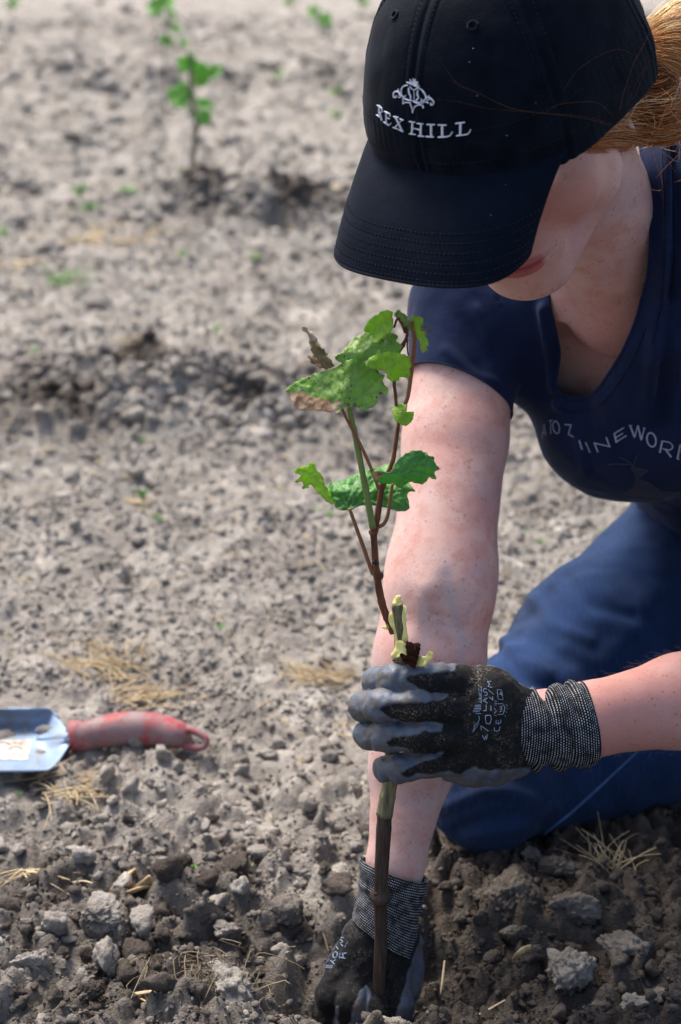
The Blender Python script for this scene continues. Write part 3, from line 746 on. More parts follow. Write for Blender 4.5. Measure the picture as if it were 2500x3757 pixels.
# rootstock below the hand, graft stub above it
stem('rootstock', [(1412, 2985), (1404, 3130), (1396, 3285), (1398, 3450), (1392, 3600), (1388, 3790)], .0062, .0046, M['root'], n=60, seg=12, knots=((.365, .32), (.37, .2), (.72, .05)))
stem('peeled_stem', [(1470, 2430), (1458, 2560), (1444, 2700), (1432, 2860), (1421, 2930), (1411, 2990)], .0055, .0066, M['greenwood'], n=40, seg=12)
V, F = tube(spline(np.array([unp(*q, stem_z(q[1]) - .003) for q in ((1377, 3268), (1383, 3274), (1392, 3275))]), 6), [.001, .0028, .0036, .0036, .003, .001], 8); mk('bud_scar', V, F, M['root'], vine)
stub = stem('graft_stub', [z5(440, 1375), z5(470, 1600), z5(490, 1800), z5(500, 1960), z5(480, 2150)], .0044, .0058, M['greenwood'], n=30, seg=12)
def flake(outline5, z0, seed, mat='wax', conv=z5, curl=.006):
    O = np.array([conv(*p) for p in outline5]); c = O.mean(0); R_ = np.abs(O - c).max() + 1
    Oc = spline(np.vstack([O, O[:1]]), len(O) * 4)[:-1]; n = len(Oc)
    rings = [c + (Oc - c) * k for k in (.35, .7, 1.0)]; P = np.vstack([[c]] + rings)
    q = ((P - c) / R_); Z = z0 + curl * (q[:, 0] ** 2 * .8 - q[:, 1] * .3) + .0012 * vnoise(np.stack([q[:, 0] * 3, q[:, 1] * 3, 0 * q[:, 0] + seed], -1), seed)
    V = np.array([unp(p[0], p[1], z) for p, z in zip(P, Z)]); F = []
    for j in range(n):
        k = (j + 1) % n; F.append((0, 1 + j, 1 + k))
        for a in range(2): F.append((1 + a * n + j, 1 + a * n + n + j, 1 + a * n + n + k, 1 + a * n + k))
    m = len(V); th = nrm(unp(1250, 1878, 1) - CC) * .0006
    allF = F + [tuple(i + m for i in f[::-1]) for f in F] + [(1 + 2 * n + k, 1 + 2 * n + j, m + 1 + 2 * n + j, m + 1 + 2 * n + k) for j in range(n) for k in [(j + 1) % n]]
    return mk('wax_flake', np.vstack([V, V + th]), allF, M[mat], vine)
zs = stem_z(2250)
flake([(370, 1350), (430, 1255), (495, 1250), (490, 1300), (540, 1360), (480, 1345), (440, 1395), (380, 1375)], zs - .0065, 1)
flake([(520, 1380), (570, 1400), (570, 1450), (530, 1465), (545, 1540), (580, 1560), (575, 1610), (530, 1600), (560, 1700), (595, 1860), (510, 1875), (525, 1700), (505, 1560)], zs - .0045, 2, curl=.003)
flake([(325, 1500), (370, 1480), (395, 1560), (400, 1620), (430, 1760), (450, 1890), (415, 1900), (400, 1760), (345, 1660), (320, 1580)], zs - .004, 3, curl=.003)
flake([(215, 1675), (270, 1670), (330, 1640), (345, 1680), (310, 1720), (250, 1705)], zs - .001, 4)
flake([(420, 1880), (500, 1870), (580, 1930), (585, 2000), (605, 2040), (560, 2075), (520, 2040), (475, 2060), (470, 2100), (400, 2110), (365, 2120), (355, 2060), (400, 1990)], zs - .0085, 5)
flake([(690, 2210), (700, 2120), (760, 2080), (840, 2090), (860, 2040), (875, 2020), (935, 2040), (930, 2110), (860, 2170), (800, 2225)], zs - .004, 6, curl=.010)
P, F = clod_shape(5, 77, .5, .7); k0 = unp(*z5(620, 2030), zs - .001); mk('callus_knob', P * np.array([.0105, .010, .0165]) @ rotz(.4).T + k0, F, M['callus'], vine)
# the shoot
stem('shoot', [z5(390, 1760), z5(330, 1610), z5(250, 1420), z5(205, 1230), z5(165, 1000), z5(145, 830), z5(130, 600), z5(118, 420), z5(112, 360)], .0036, .0029, M['cane'], n=70, seg=10, knots=((.60, .25), (.985, .55), (.15, .2), (.32, .1)))
stem('shoot', [(1373, 1948), (1385, 1900), (1402, 1789), (1422, 1740), (1442, 1690), (1462, 1559)], .0030, .0017, M['cane'], n=50, knots=((.42, .35), (.02, .3)))
stem('shoot', [(1462, 1559), (1478, 1500), (1497, 1455), (1511, 1355), (1521, 1260), (1519, 1215), (1513, 1178)], .0017, .0021, M['petred'], n=30)
stem('shoot', [(1457, 1545), (1452, 1450), (1447, 1400), (1458, 1310), (1478, 1268), (1494, 1232), (1490, 1205), (1472, 1180), (1462, 1165)], .0016, .0014, M['cane'], n=40, knots=((.72, .5),))
stem('petiole', [z2(578, 1312), z2(545, 1130), z2(490, 850), z2(440, 608)], .0033, .0024, M['petgreen'], dz=-.004, n=30)
stem('petiole', [z2(612, 1088), z2(560, 950), z2(490, 800), z2(430, 690), z2(398, 620)], .0016, .0013, M['petred'], dz=-.006, n=26)
stem('petiole', [z2(612, 1305), z2(640, 1290), z2(664, 1240), z2(680, 1130), z2(692, 1060)], .0018, .0013, M['petred'], n=26)
stem('petiole', [z2(443, 1200), z2(490, 1330), z2(520, 1412), z5(60, 830), z5(112, 960)], .0016, .0020, M['petred'], n=26)
stem('tendril', [z2(700, 160), z2(720, 110), z2(745, 140), z2(765, 190)], .0009, .0012, M['cane'], dz=-.001, n=14)
stem('tendril', [z2(778, 225), z2(776, 270), z2(782, 320)], .0007, .0005, M['cane'], n=10)
V, F = tube(spline(np.array([unp(*z5(*q), stem_z(2110) - .002) for q in ((190, 930), (215, 960), (222, 1000), (200, 1045))]), 8), [.0008, .0016, .002, .002, .0018, .0015, .001, .0006], 7); mk('bud', V, F, M['cane'], vine)
V, F = tube(spline(np.array([unp(*z5(*q), stem_z(2060) - .003) for q in ((95, 820), (130, 790), (165, 815), (190, 800))]), 8), [.0006, .0012, .0016, .0016, .0016, .0014, .001, .0005], 7); mk('bud', V, F, M['root'], vine)
# blades: depth of the upright plane near the leaf, then folds
sA = stem_z(1430); sH = stem_z(1800); sB = stem_z(1280)
LA = [(75, 520), (110, 490), (150, 465), (230, 430), (300, 408), (360, 385), (395, 365), (440, 345), (490, 345), (530, 358), (545, 385), (590, 395), (625, 430), (645, 440), (632, 470), (660, 505), (662, 540), (630, 545), (605, 560), (602, 600), (560, 625), (515, 635), (490, 620), (450, 608), (415, 620), (398, 628), (382, 652), (330, 646), (260, 635), (200, 632), (120, 628), (118, 600), (98, 545)]
leaf_from_outline('leaf', LA, ridge(*z2(405, 622), *z2(455, 345), sA - .018, .00013, -.00004), M['leafspot'], vine, [[(408, 615), (440, 540), (460, 440), (475, 350)], [(408, 615), (330, 520), (230, 440)], [(408, 615), (520, 560), (650, 520)], [(440, 540), (380, 450), (355, 395)], [(445, 520), (530, 440), (590, 400)], [(408, 615), (480, 610), (560, 620)], [(330, 520), (240, 520), (110, 500)], [(520, 560), (570, 500), (630, 440)], [(455, 460), (500, 400)]],
                  burn=[(85, 530), (110, 525), (150, 528), (220, 553), (300, 578), (392, 592), (380, 665), (100, 660)], seed=1)
leaf_from_outline('leaf', [(357, 327), (400, 300), (430, 270), (480, 215), (550, 185), (600, 190), (690, 190), (720, 215), (712, 240), (742, 258), (740, 292), (700, 330), (640, 335), (560, 330), (540, 352), (480, 348), (400, 362), (372, 348)], ridge(*z2(700, 250), *z2(360, 330), sB - .004, .00010, .00005), M['leafspot'], vine,
                  [[(700, 270), (560, 270), (370, 335)], [(600, 268), (540, 200)], [(560, 270), (480, 225)], [(560, 270), (520, 340)], [(640, 268), (660, 200)]], seed=2)
leaf_from_outline('leaf', [(690, 65), (640, 62), (600, 85), (560, 115), (535, 150), (528, 185), (555, 187), (570, 210), (577, 247), (600, 245), (640, 215), (680, 185), (695, 150), (692, 110)], ridge(*z2(692, 100), *z2(555, 220), stem_z(1200) - .006, -.00010, .00006), M['leafyoung'], vine,
                  [[(692, 105), (620, 170), (560, 230)], [(660, 130), (640, 70)], [(630, 160), (570, 115)], [(630, 160), (650, 205)], [(600, 190), (535, 180)]], seed=3)
leaf_from_outline('leaf', [(540, 360), (570, 330), (640, 300), (715, 305), (760, 315), (797, 335), (795, 352), (802, 375), (785, 400), (793, 425), (780, 450), (740, 443), (725, 462), (690, 468), (660, 450), (655, 425), (640, 415), (600, 402), (545, 388)], ridge(*z2(715, 340), *z2(640, 440), sA - .026, .00008, -.00006), M['leafyoung'], vine,
                  [[(715, 345), (630, 350), (545, 372)], [(715, 345), (690, 400), (685, 462)], [(715, 345), (760, 390), (785, 445)], [(715, 345), (770, 340), (798, 345)], [(715, 345), (650, 400), (620, 405)], [(715, 345), (690, 310)]], seed=4, tper=20, teeth=6)
leaf_from_outline('leaf', [(795, 92), (860, 100), (866, 150), (850, 165), (885, 185), (880, 212), (892, 230), (900, 262), (885, 270), (892, 288), (870, 305), (855, 290), (850, 240), (830, 215), (815, 170), (800, 140)], ridge(*z2(825, 95), *z2(870, 300), stem_z(1210) - .004, .00016, .0001), M['leafyoung'], vine,
                  [[(830, 110), (845, 180), (870, 290)], [(845, 180), (880, 200)], [(850, 220), (890, 255)]], seed=5, tper=18, teeth=5)
leaf_from_outline('leaf', [(690, 640), (700, 610), (740, 597), (775, 610), (772, 643), (812, 645), (810, 680), (790, 710), (765, 725), (730, 710), (705, 692)], ridge(*z2(772, 645), *z2(720, 690), stem_z(1520) - .010, .00012, .00006), M['leafyoung'], vine,
                  [[(772, 645), (740, 670), (710, 690)], [(772, 645), (735, 610)], [(772, 645), (765, 720)], [(772, 645), (700, 640)], [(772, 645), (805, 690)]], seed=6, tper=14, teeth=3)
leaf_from_outline('withered_leaf', [(172, 148), (215, 175), (250, 215), (270, 255), (300, 290), (325, 330), (352, 372), (340, 392), (300, 398), (275, 385), (240, 370), (255, 345), (228, 300), (212, 235), (205, 195), (178, 180)], ridge(*z2(180, 155), *z2(345, 385), sB + .004, .0005, .0), M['leafdry'], vine,
                  [[(180, 160), (250, 270), (340, 385)]], burn=[(150, 130), (240, 180), (262, 235), (215, 250), (190, 200)], seed=7, step=5, teeth=7)
leaf_from_outline('withered_leaf', [(200, 322), (215, 312), (238, 318), (245, 340), (262, 360), (285, 378), (282, 394), (258, 385), (250, 365), (228, 372), (218, 345)], ridge(*z2(205, 325), *z2(280, 390), sB + .006, .0004, 0), M['leafdry'], vine, [[(205, 325), (280, 388)]], burn=[(190, 300), (300, 300), (300, 400), (190, 400)], seed=8, step=4, teeth=5, tper=16)
leaf_from_outline('leaf', [(312, 1062), (370, 1045), (440, 1025), (520, 985), (600, 965), (670, 945), (700, 985), (780, 1050), (800, 1075), (822, 1100), (778, 1112), (788, 1190), (770, 1213), (720, 1216), (660, 1197), (580, 1182), (500, 1186), (465, 1205), (430, 1212), (380, 1206), (355, 1178), (330, 1120)], ridge(*z2(310, 1120), *z2(790, 1080), sH + .012, .00010, -.00012), M['leafdark'], vine,
                  [[(440, 1208), (400, 1120), (370, 1045)], [(440, 1208), (520, 1090), (640, 960)], [(440, 1208), (600, 1120), (790, 1080)], [(440, 1208), (350, 1140)], [(470, 1160), (455, 1080), (470, 1015)], [(520, 1160), (600, 1170), (700, 1205)], [(600, 1120), (690, 1150), (775, 1195)], [(490, 1120), (540, 1050), (560, 985)], [(560, 1135), (640, 1060), (700, 1000)], [(415, 1150), (390, 1100), (330, 1075)], [(425, 1180), (470, 1100), (520, 1000)]], seed=9, rug=.002, teeth=3)
leaf_from_outline('leaf', [(125, 985), (160, 960), (205, 955), (212, 938), (240, 942), (255, 980), (285, 1010), (300, 1060), (330, 1110), (350, 1172), (312, 1160), (270, 1115), (230, 1070), (212, 1060), (208, 1080), (175, 1086), (178, 1055), (168, 1045), (130, 1052), (150, 1025), (168, 1010), (140, 1000)], ridge(*z2(235, 950), *z2(345, 1165), sH - .002, .00022, -.00010), M['leafyoung'], vine,
                  [[(340, 1160), (290, 1090), (235, 960)], [(280, 1070), (200, 1000), (135, 985)], [(290, 1090), (220, 1060), (180, 1080)]], seed=10, tper=22, teeth=5)
leaf_from_outline('leaf', [(575, 987), (620, 985), (680, 990), (702, 945), (760, 890), (820, 866), (880, 877), (900, 895), (935, 910), (930, 930), (962, 975), (935, 985), (940, 1035), (905, 1020), (885, 1045), (860, 1060), (820, 1052), (780, 1050), (737, 1085), (700, 1060), (640, 1056), (605, 1050), (577, 1012)], ridge(*z2(600, 1000), *z2(950, 960), sH - .020, .00012, .00010), M['leafdark'], vine,
                  [[(600, 1010), (720, 1000), (860, 960), (950, 970)], [(720, 1000), (780, 930), (850, 880)], [(760, 990), (840, 1000), (930, 1020)], [(700, 1003), (760, 1030), (850, 1055)], [(820, 975), (880, 920), (930, 915)]], burn=[(565, 980), (600, 982), (630, 1000), (600, 1035), (570, 1020)], seed=11, rug=.0018, teeth=5)
rb = np.random.default_rng(3)
for k in range(7):     # crumpled bud leaves at the shoot tip
    u, v = [(722, 85), (745, 95), (760, 110), (790, 160), (770, 135), (880, 165), (905, 178)][k]; rr = [26, 24, 26, 24, 22, 16, 14][k]
    th = np.linspace(0, 6.28, 9)[:-1]; oc = [(u + rr * rb.uniform(.45, 1) * math.cos(t), v + rr * rb.uniform(.6, 1.2) * math.sin(t)) for t in th]
    leaf_from_outline('bud_leaf', oc, ridge(*z2(u - 5, v - 20), *z2(u + 5, v + 20), stem_z(1190) - .003 * (k % 3), .0002, 0), M['leafdry'] if k > 4 else M['leafspot'], vine, [[(u, v - 15), (u, v + 15)]], seed=20 + k, step=4, teeth=5, tper=15)
# fine roots of the callus
for q in ([(400, 2100), (440, 2120), (500, 2130)], [(375, 2140), (430, 2140), (480, 2120)], [(540, 1890), (575, 1930), (600, 1990)]):
    stem('rootlet', [z5(*p) for p in q], .0005, .0006, M['callus'], dz=-.004, n=8, seg=5)

# ------------------------------------------------------------------ plants farther down the row
def simple_leaf(c, tip, nrmv, wid, seed, mat, parent, name='leaf'):
    c, tip = np.array(c), np.array(tip); ax = tip - c; L = np.linalg.norm(ax); ax /= L; sd_ = nrm(np.cross(nrmv, ax)); up_ = np.cross(ax, sd_)
    nt, nr = 26, 5; th = np.linspace(-math.pi, math.pi, nt, endpoint=False); R_ = 1 + .16 * np.cos(5 * th) + .05 * vnoise(np.stack([th * 4, 0 * th + seed, 0 * th], -1), seed) - .45 * np.exp(-((np.abs(th) - math.pi) / .35) ** 2)
    V = [c + ax * L * .45]; 
    for k in range(1, nr + 1):
        f = k / nr
        for j in range(nt):
            x, y = .55 * f * R_[j] * math.cos(th[j]), .55 * f * R_[j] * math.sin(th[j])
            V.append(c + ax * L * (.45 + x) + sd_ * wid * y * 2 + up_ * L * (.35 * abs(y) - .35 * (x + .1) ** 2 + .03 * math.sin(7 * x + 5 * y + seed)))
    F = [(0, 1 + j, 1 + (j + 1) % nt) for j in range(nt)]
    for k in range(nr - 1):
        for j in range(nt):
            a = 1 + k * nt; F.append((a + j, a + nt + j, a + nt + (j + 1) % nt, a + (j + 1) % nt))
    V = np.array(V); n = len(V); rim = [(1 + (nr - 1) * nt + (j + 1) % nt, 1 + (nr - 1) * nt + j, n + 1 + (nr - 1) * nt + j, n + 1 + (nr - 1) * nt + (j + 1) % nt) for j in range(nt)]
    Vv = np.concatenate([[1.], np.tile(np.maximum(0, np.cos(5 * th)) ** 8, nr)])
    return mk(name, np.vstack([V, V - up_ * .0006]), F + [tuple(i + n for i in f[::-1]) for f in F] + rim, mat, parent, attrs={'vein': np.tile(Vv, 2), 'burn': np.zeros(2 * n)})
def far_vine(label, base_px, stem_px, leaves, r0=.0095, grp='young vines planted down the row'):
    b = _gp(*base_px); b[2] = float(base_h(b[:1], b[1:2])[0]); zd = (b - CC) @ FW
    def at(px, py, off=0):   # on the upright plane through the foot of the plant
        v = (py - 1878.5) / FPX; z = (b[1] + off) / (CP - v * SP); return unp(px, py, z)
    root = empty('young_grapevine', b, label=label, cat='vine', group=grp)
    P = np.vstack([[b - np.array([0, 0, .02])], [at(*p) for p in stem_px]]); V, F = tube(spline(P, 24), np.linspace(r0, r0 * .45, 24), 8); mk('stem', V, F, M['bgstem'], root)
    for k, (cx, cy, tx, ty, wpx, off) in enumerate(leaves):
        c, t = at(cx, cy, off * .3), at(tx, ty, off); wd = wpx / FPX * zd * .5
        simple_leaf(c, t, np.array([.1 * ((k * 37) % 5 - 2), -.75, .75]), wd, k + int(cx) % 40, M['bgleaf'], root)
        j = np.argmin([abs(p[1] - cy) for p in stem_px]); q = at(*stem_px[j])
        V, F = tube(spline(np.array([q, (q + c) / 2 + np.array([0, 0, .008]), c + (t - c) * .3]), 8), .0018, 6); mk('petiole', V, F, M['petgreen'], root)
far_vine('young vine with bright leaves on a thin stem, standing on a small earth mound', (703, 680), [(704, 640), (712, 540), (724, 440), (710, 400), (700, 350), (700, 250), (690, 190)],
         [(700, 375, 625, 340, 95, -.02), (690, 270, 700, 200, 75, 0), (720, 290, 760, 240, 75, .02), (745, 300, 745, 235, 60, -.03), (770, 280, 815, 245, 45, .0), (715, 385, 790, 388, 40, .03), (725, 410, 770, 450, 55, -.02), (660, 335, 628, 365, 60, -.02), (735, 285, 735, 320, 55, .0)])
far_vine('pale blurred vine farther up the row behind the one on the mound', (640, 410), [(610, 320), (604, 230), (606, 150), (620, 80), (600, 30)],
         [(600, 40, 545, 15, 80, 0), (600, 15, 640, -10, 70, 0), (625, 130, 600, 170, 45, 0), (640, 115, 655, 90, 45, 0), (660, 150, 690, 175, 40, .03), (625, 60, 640, 40, 50, 0), (580, 10, 560, 45, 60, .0)], r0=.004)
far_vine('tiny blurred vine at the top of the photo left of the cap', (1180, 140), [(1172, 110), (1170, 70), (1168, 45)], [(1168, 50, 1125, 42, 50, 0), (1172, 70, 1220, 82, 60, 0), (1165, 45, 1150, 30, 40, 0), (1175, 90, 1200, 60, 40, 0)], r0=.005)
far_vine('speck of a vine almost touching the left side of the cap', (1330, 40), [(1330, 10), (1330, -30)], [(1330, 12, 1350, 5, 40, 0), (1330, 0, 1305, -15, 40, 0)], r0=.006)
far_vine('faint green vine at the top edge above the pale far vine', (1068, 25), [(1066, 5), (1064, -30)], [(1066, 5, 1050, -8, 50, 0), (1064, -5, 1085, -15, 40, 0)], r0=.006)
far_vine('distant faint vine in the upper left corner', (48, 45), [(48, 20), (46, -20)], [(48, 20, 30, 5, 50, 0), (48, 15, 68, 0, 45, 0)], r0=.006)

# ------------------------------------------------------------------ trowel
tb = _gp(330, 2715); trow = empty('hand_trowel', tb, label='garden trowel with blue-grey steel blade and worn red handle lying on the soil', cat='trowel')
def tp(px, py, h):                                   # point above the ground at height h
    return _gp(px, py, h)
# handle: fat grip, necks down to a split, hollow end
hp = [(248, 2706, .024), (262, 2704, .024), (285, 2700, .024), (312, 2702, .024), (345, 2693, .024), (420, 2680, .026), (500, 2675, .027), (580, 2680, .026), (640, 2693, .025), (672, 2702, .024), (690, 2708, .0235)]
hr = [.0125, .0155, .0163, .0150, .0152, .0172, .0180, .0172, .0150, .0125, .0090]
Hc = np.array([tp(*p) for p in hp]); C_ = spline(np.hstack([Hc, np.array(hr)[:, None]]), 60)
rr = C_[:, 3].copy(); V, F = tube(C_[:, :3], rr, 20, flat=1.0); V = np.array(V)
grip = mk('handle', V + nrm(V - V.mean(0)) * (.0006 * vnoise(V * 90, 3))[:, None], F, M['redgrip'], trow)
e0 = C_[-7, :3]; ax_ = nrm(C_[-1, :3] - C_[-8, :3]); sdv = np.array([0, .45, .89]) - ax_ * (np.array([0, .45, .89]) @ ax_); sdv = nrm(sdv)
LP = [(.000, -.0050), (.012, -.0082), (.024, -.0072), (.0315, -.0040), (.0330, .0004), (.0315, .0046), (.024, .0074), (.012, .0082), (.000, .0050)]    # loop round the hanging hole
V, F = tube(spline(np.array([e0 + ax_ * a + sdv * b for a, b in LP]), 40), .0052 - .0018 * np.sin(np.linspace(0, math.pi, 40)), 12); mk('hanging_loop', V, F, M['redgrip'], grip)
# blade: dished sheet, shoulder curves into the tang; built along its length
nb, na = 40, 25; U1 = np.linspace(0, 1, nb); A1 = np.linspace(-1, 1, na); BV = []
for u in U1:
    px = 256 + (-260 - 256) * u
    hw = .5 * (38 + (225 - 38) * sstep(0, .17, u) ** .55) * (1 - .75 * sstep(.80, 1.0, u))
    mid = 2712 + 4 * u
    for a in A1:
        rim_ = abs(a) ** 3; edge = .024 * rim_ * sstep(.04, .25, u)
        q = tp(px, mid + a * hw - 14 * rim_ * 0, .010 + .012 * (1 - sstep(0, .2, u)) + edge + .0045 * math.exp(-(a / .28) ** 2) * (1 - sstep(.10, .34, u)))
        BV.append(q)
BV = np.array(BV); BF = grid_faces(nb, na); N_ = vnormals(BV, BF); n = len(BV)
N_ = N_ if N_[:, 2].mean() > 0 else -N_
idx = np.arange(n).reshape(nb, na); per = np.concatenate([idx[0], idx[1:, -1], idx[-1, -2::-1], idx[-2:0:-1, 0]])
rim = [(int(per[i]), int(per[(i + 1) % len(per)]), int(per[(i + 1) % len(per)] + n), int(per[i] + n)) for i in range(len(per))]
fl = [tuple(int(i) for i in f) for f in BF]
blade = mk('blade', np.vstack([BV, BV - N_ * .0013]), fl + [tuple(i + n for i in f[::-1]) for f in fl] + rim, M['steel'], trow)
ei = [idx[int(i), 0] for i in np.linspace(3, nb - 3, 30)]
V, F = tube(np.vstack([np.array([BV[i] for i in ei])]), .0012, 6); mk('rolled_edge', V, F, M['steel'], blade)
V, F = tube(spline(np.array([tp(262, 2712, .024), tp(225, 2712, .019), tp(180, 2713, .0135), tp(140, 2714, .0112)]), 14), np.linspace(.0075, .0035, 14), 10); mk('tang', V, F, M['steel'], trow)
bb = bvh_of(BV, BF)
lab = [(x, y) for x, y in ((-60, 2717), (118, 2717), (104, 2790), (-60, 2788))]; g_ = []
for i in range(12):
    for j in range(6):
        s_, t_ = i / 11, j / 5; p = np.array(lab[0]) * (1 - s_) * (1 - t_) + np.array(lab[1]) * s_ * (1 - t_) + np.array(lab[2]) * s_ * t_ + np.array(lab[3]) * (1 - s_) * t_; g_.append(p)
H_ = on_surface(bb, g_, .0006)
if all(h is not None for h in H_): st_ = mk('paper_label', np.array([h[0] for h in H_]), grid_faces(12, 6), M['paper'], blade)
V, F = strokes(bb, [[(-5, 2728), (25, 2727), (40, 2738)], [(30, 2750), (60, 2740), (84, 2752)], [(50, 2728), (82, 2733)], [(20, 2765), (60, 2768)], [(70, 2772), (92, 2765)]], [7, 8, 6, 4, 4], 1.85, lift=.0010, thick=.0003); mk('label_mark', V, F, M['labelink'], blade)

# ------------------------------------------------------------------ straw, husks and weeds
def tuft(label, px, py, n, Lpx, spread, lean, mat, up=.5, group=None, name='dry_grass_tuft', cat='dry grass', rpx=2.2, seed=0, dx=1.0):
    r = np.random.default_rng(seed + int(px)); g = _gp(px, py); z = (g - CC) @ FW; L = Lpx / FPX * z; P = []
    for k in range(n):
        ang = r.uniform(0, 6.28); b = g + np.array([math.cos(ang) * dx, math.sin(ang), 0]) * spread / FPX * z * r.uniform(0, 1) ** .7
        b[2] = float(base_h(b[:1], b[1:2])[0]) + .002
        a2 = lean + r.normal(0, .9); h = up * r.uniform(.2, 1.2); l = L * r.uniform(.45, 1.1); d = np.array([math.cos(a2), math.sin(a2) * .8, h]); d = d / np.linalg.norm(d)
        bend = np.array([r.normal(0, .25), r.normal(0, .25), -r.uniform(.1, .7)]) * (1 if up > .2 else .3)
        t = np.linspace(0, 1, 7)[:, None]; q = b + d * l * t + bend * l * t * t * .6
        q[:, 2] = np.maximum(q[:, 2], base_h(q[:, 0], q[:, 1]) + .003); P.append(q)
    P = np.array(P); rr = np.repeat((rpx / FPX * z * .5 * r.uniform(.6, 1.3, n))[:, None], 7, 1) * np.linspace(1.1, .45, 7)[None]
    V, F = tubes_np(P, rr, 4); o = mk(name, V - g, F, mat, label=label, cat=cat, group=group); o.location = g; return o
G1 = 'dry grass lying on the soil'
tuft('dry grass tuft sprouting upright above the big clods on the right', 2240, 3225, 34, 190, 70, 1.6, M['straw'], 1.5, G1, rpx=5, seed=1, dx=1.6)
tuft('flat straw bundle under the near edge of the trowel blade', 215, 2925, 60, 190, 110, .3, M['straw'], .4, G1, rpx=6.5, seed=2, dx=1.4)
tuft('straw tuft behind the trowel, nearer to the handle', 490, 2590, 50, 150, 110, .2, M['straw'], .65, G1, rpx=6.5, seed=3, dx=1.2)
tuft('upper straw tuft behind the trowel, the widest one', 440, 2470, 64, 180, 130, 3.0, M['straw'], .7, G1, rpx=6.5, seed=4, dx=1.3)
tuft('straw tuft just left of the upper glove', 1215, 2490, 60, 150, 100, 3.2, M['straw'], .7, G1, rpx=6.5, seed=5, dx=1.2)
tuft('small wisp of straw at the tip of the trowel handle', 690, 2810, 22, 110, 45, 1.4, M['strawdull'], .4, G1, rpx=5, seed=6)
tuft('limp straw tuft with roots in the left foreground', 95, 3250, 16, 170, 30, 5.2, M['straw'], .25, G1, rpx=7, seed=7)
tuft('small ochre straw patch left of the bare forearm', 1140, 2065, 26, 100, 60, .2, M['straw'], .3, G1, rpx=6, seed=8)
tuft('wide ochre straw patch in the upper left field', 290, 870, 70, 220, 170, .1, M['straw'], .12, G1, rpx=7, seed=9, dx=1.2)
tuft('faint yellow-green grass tuft in the blurred field, upper left', 260, 1045, 34, 90, 90, 1.5, M['weed'], 1.0, G1, rpx=6, seed=10)
tuft('faint yellow grass tuft above the shaded pits', 490, 1310, 30, 120, 60, 1.5, M['strawdull'], 1.0, G1, rpx=6, seed=11)
tuft('pale straw patch at the left edge of the field', 60, 980, 30, 120, 70, .2, M['straw'], .1, G1, rpx=7, seed=12)
tuft('pale straw patch right of the earth mound with a vine', 1200, 700, 26, 90, 45, .2, M['straw'], .1, G1, rpx=9, seed=13)
tuft('straw wisp crossing the pits left of the lower leaf', 1080, 1330, 22, 150, 70, .6, M['strawdull'], .3, G1, rpx=7, seed=14)
tuft('small straw patch seen between the arm and the shirt', 1905, 1525, 24, 90, 60, .2, M['straw'], .2, G1, rpx=7, seed=15)
tuft('small ochre stalk tuft below the upper straw patch left', 500, 1835, 22, 70, 40, 1.5, M['straw'], .4, G1, rpx=6, seed=16)
tuft('dead stubble by the kneeling knee', 1690, 3225, 10, 90, 40, 2.0, M['husk'], .4, G1, rpx=6, seed=17)
def strip(label, pts, wpx, mat, h=.006, name='straw_stalk', cat='straw', group='loose stalks on the soil', flat=.35):
    P = np.array([_gp(p[0], p[1], h + (p[2] if len(p) > 2 else 0)) for p in pts]); P[:, 2] += base_h(P[:, 0], P[:, 1]); z = (P[0] - CC) @ FW
    C = spline(P, 16); t = np.linspace(0, 1, 16); V, F = tube(C, wpx / FPX * z * .5 * (.55 + .55 * np.sin(t * 2.6 + .3)), 8, flat=flat)
    o = mk(name, V - P[0], F, mat, label=label, cat=cat, group=group); o.location = P[0]; return o
hk = empty('dry_husk', _gp(470, 3260), label='curled pale husk of dead leaf on the crumbs in the left foreground', cat='dry husk')
for k, pts in enumerate(([(400, 3268, .004), (450, 3230, .014), (475, 3205, .02), (495, 3190, .012)], [(405, 3272, .002), (470, 3275, .010), (530, 3255, .018), (568, 3262, .008)], [(500, 3265, .008), (540, 3238, .022), (555, 3240, .016), (566, 3265, .006)], [(430, 3325, .0), (450, 3290, .008), (480, 3270, .006)])):
    P = np.array([_gp(p[0], p[1], .004 + p[2]) for p in pts]); V, F = tube(spline(P, 14), np.array([.002, .0045, .006, .0065, .007, .007, .0068, .0065, .006, .0055, .005, .004, .003, .0015]) * (1 if k < 3 else .4), 8, flat=.3); mk('husk_strip', V, F, M['husk'], hk)
strip('pale split stalk lying flat at the bottom edge, left of centre', [(470, 3700), (520, 3690), (570, 3678)], 22, M['straw'])
strip('thin orange stalk under the pale split stalk', [(520, 3715), (560, 3740), (590, 3750)], 14, M['husk'])
strip('thin pale twig lying across the crumbs, lower right of the glove', [(1722, 3655), (1780, 3645), (1840, 3625), (1865, 3618)], 10, M['straw'])
strip('short bent straw right of the lower glove', [(1620, 3510), (1628, 3475), (1634, 3440)], 8, M['straw'])
strip('tiny curl of straw below the thin pale twig', [(1740, 3705), (1755, 3690), (1768, 3678)], 9, M['straw'])
strip('small dry leaf scrap on the little rounded clod', [(1888, 3475, .02), (1915, 3455, .03), (1950, 3450, .022)], 24, M['husk'])
strip('grey twig left of the lower glove cuff', [(1168, 3345), (1190, 3385), (1208, 3420)], 9, M['strawdull'])
strip('pale straw bit on the left clods', [(270, 3295), (310, 3290), (345, 3300)], 10, M['straw'])
strip('upright pale stub at the bottom edge below the root-laced clod', [(738, 3750), (742, 3720), (738, 3695)], 9, M['straw'])
rt = np.random.default_rng(8); Pr = []
g0 = _gp(690, 3640); 
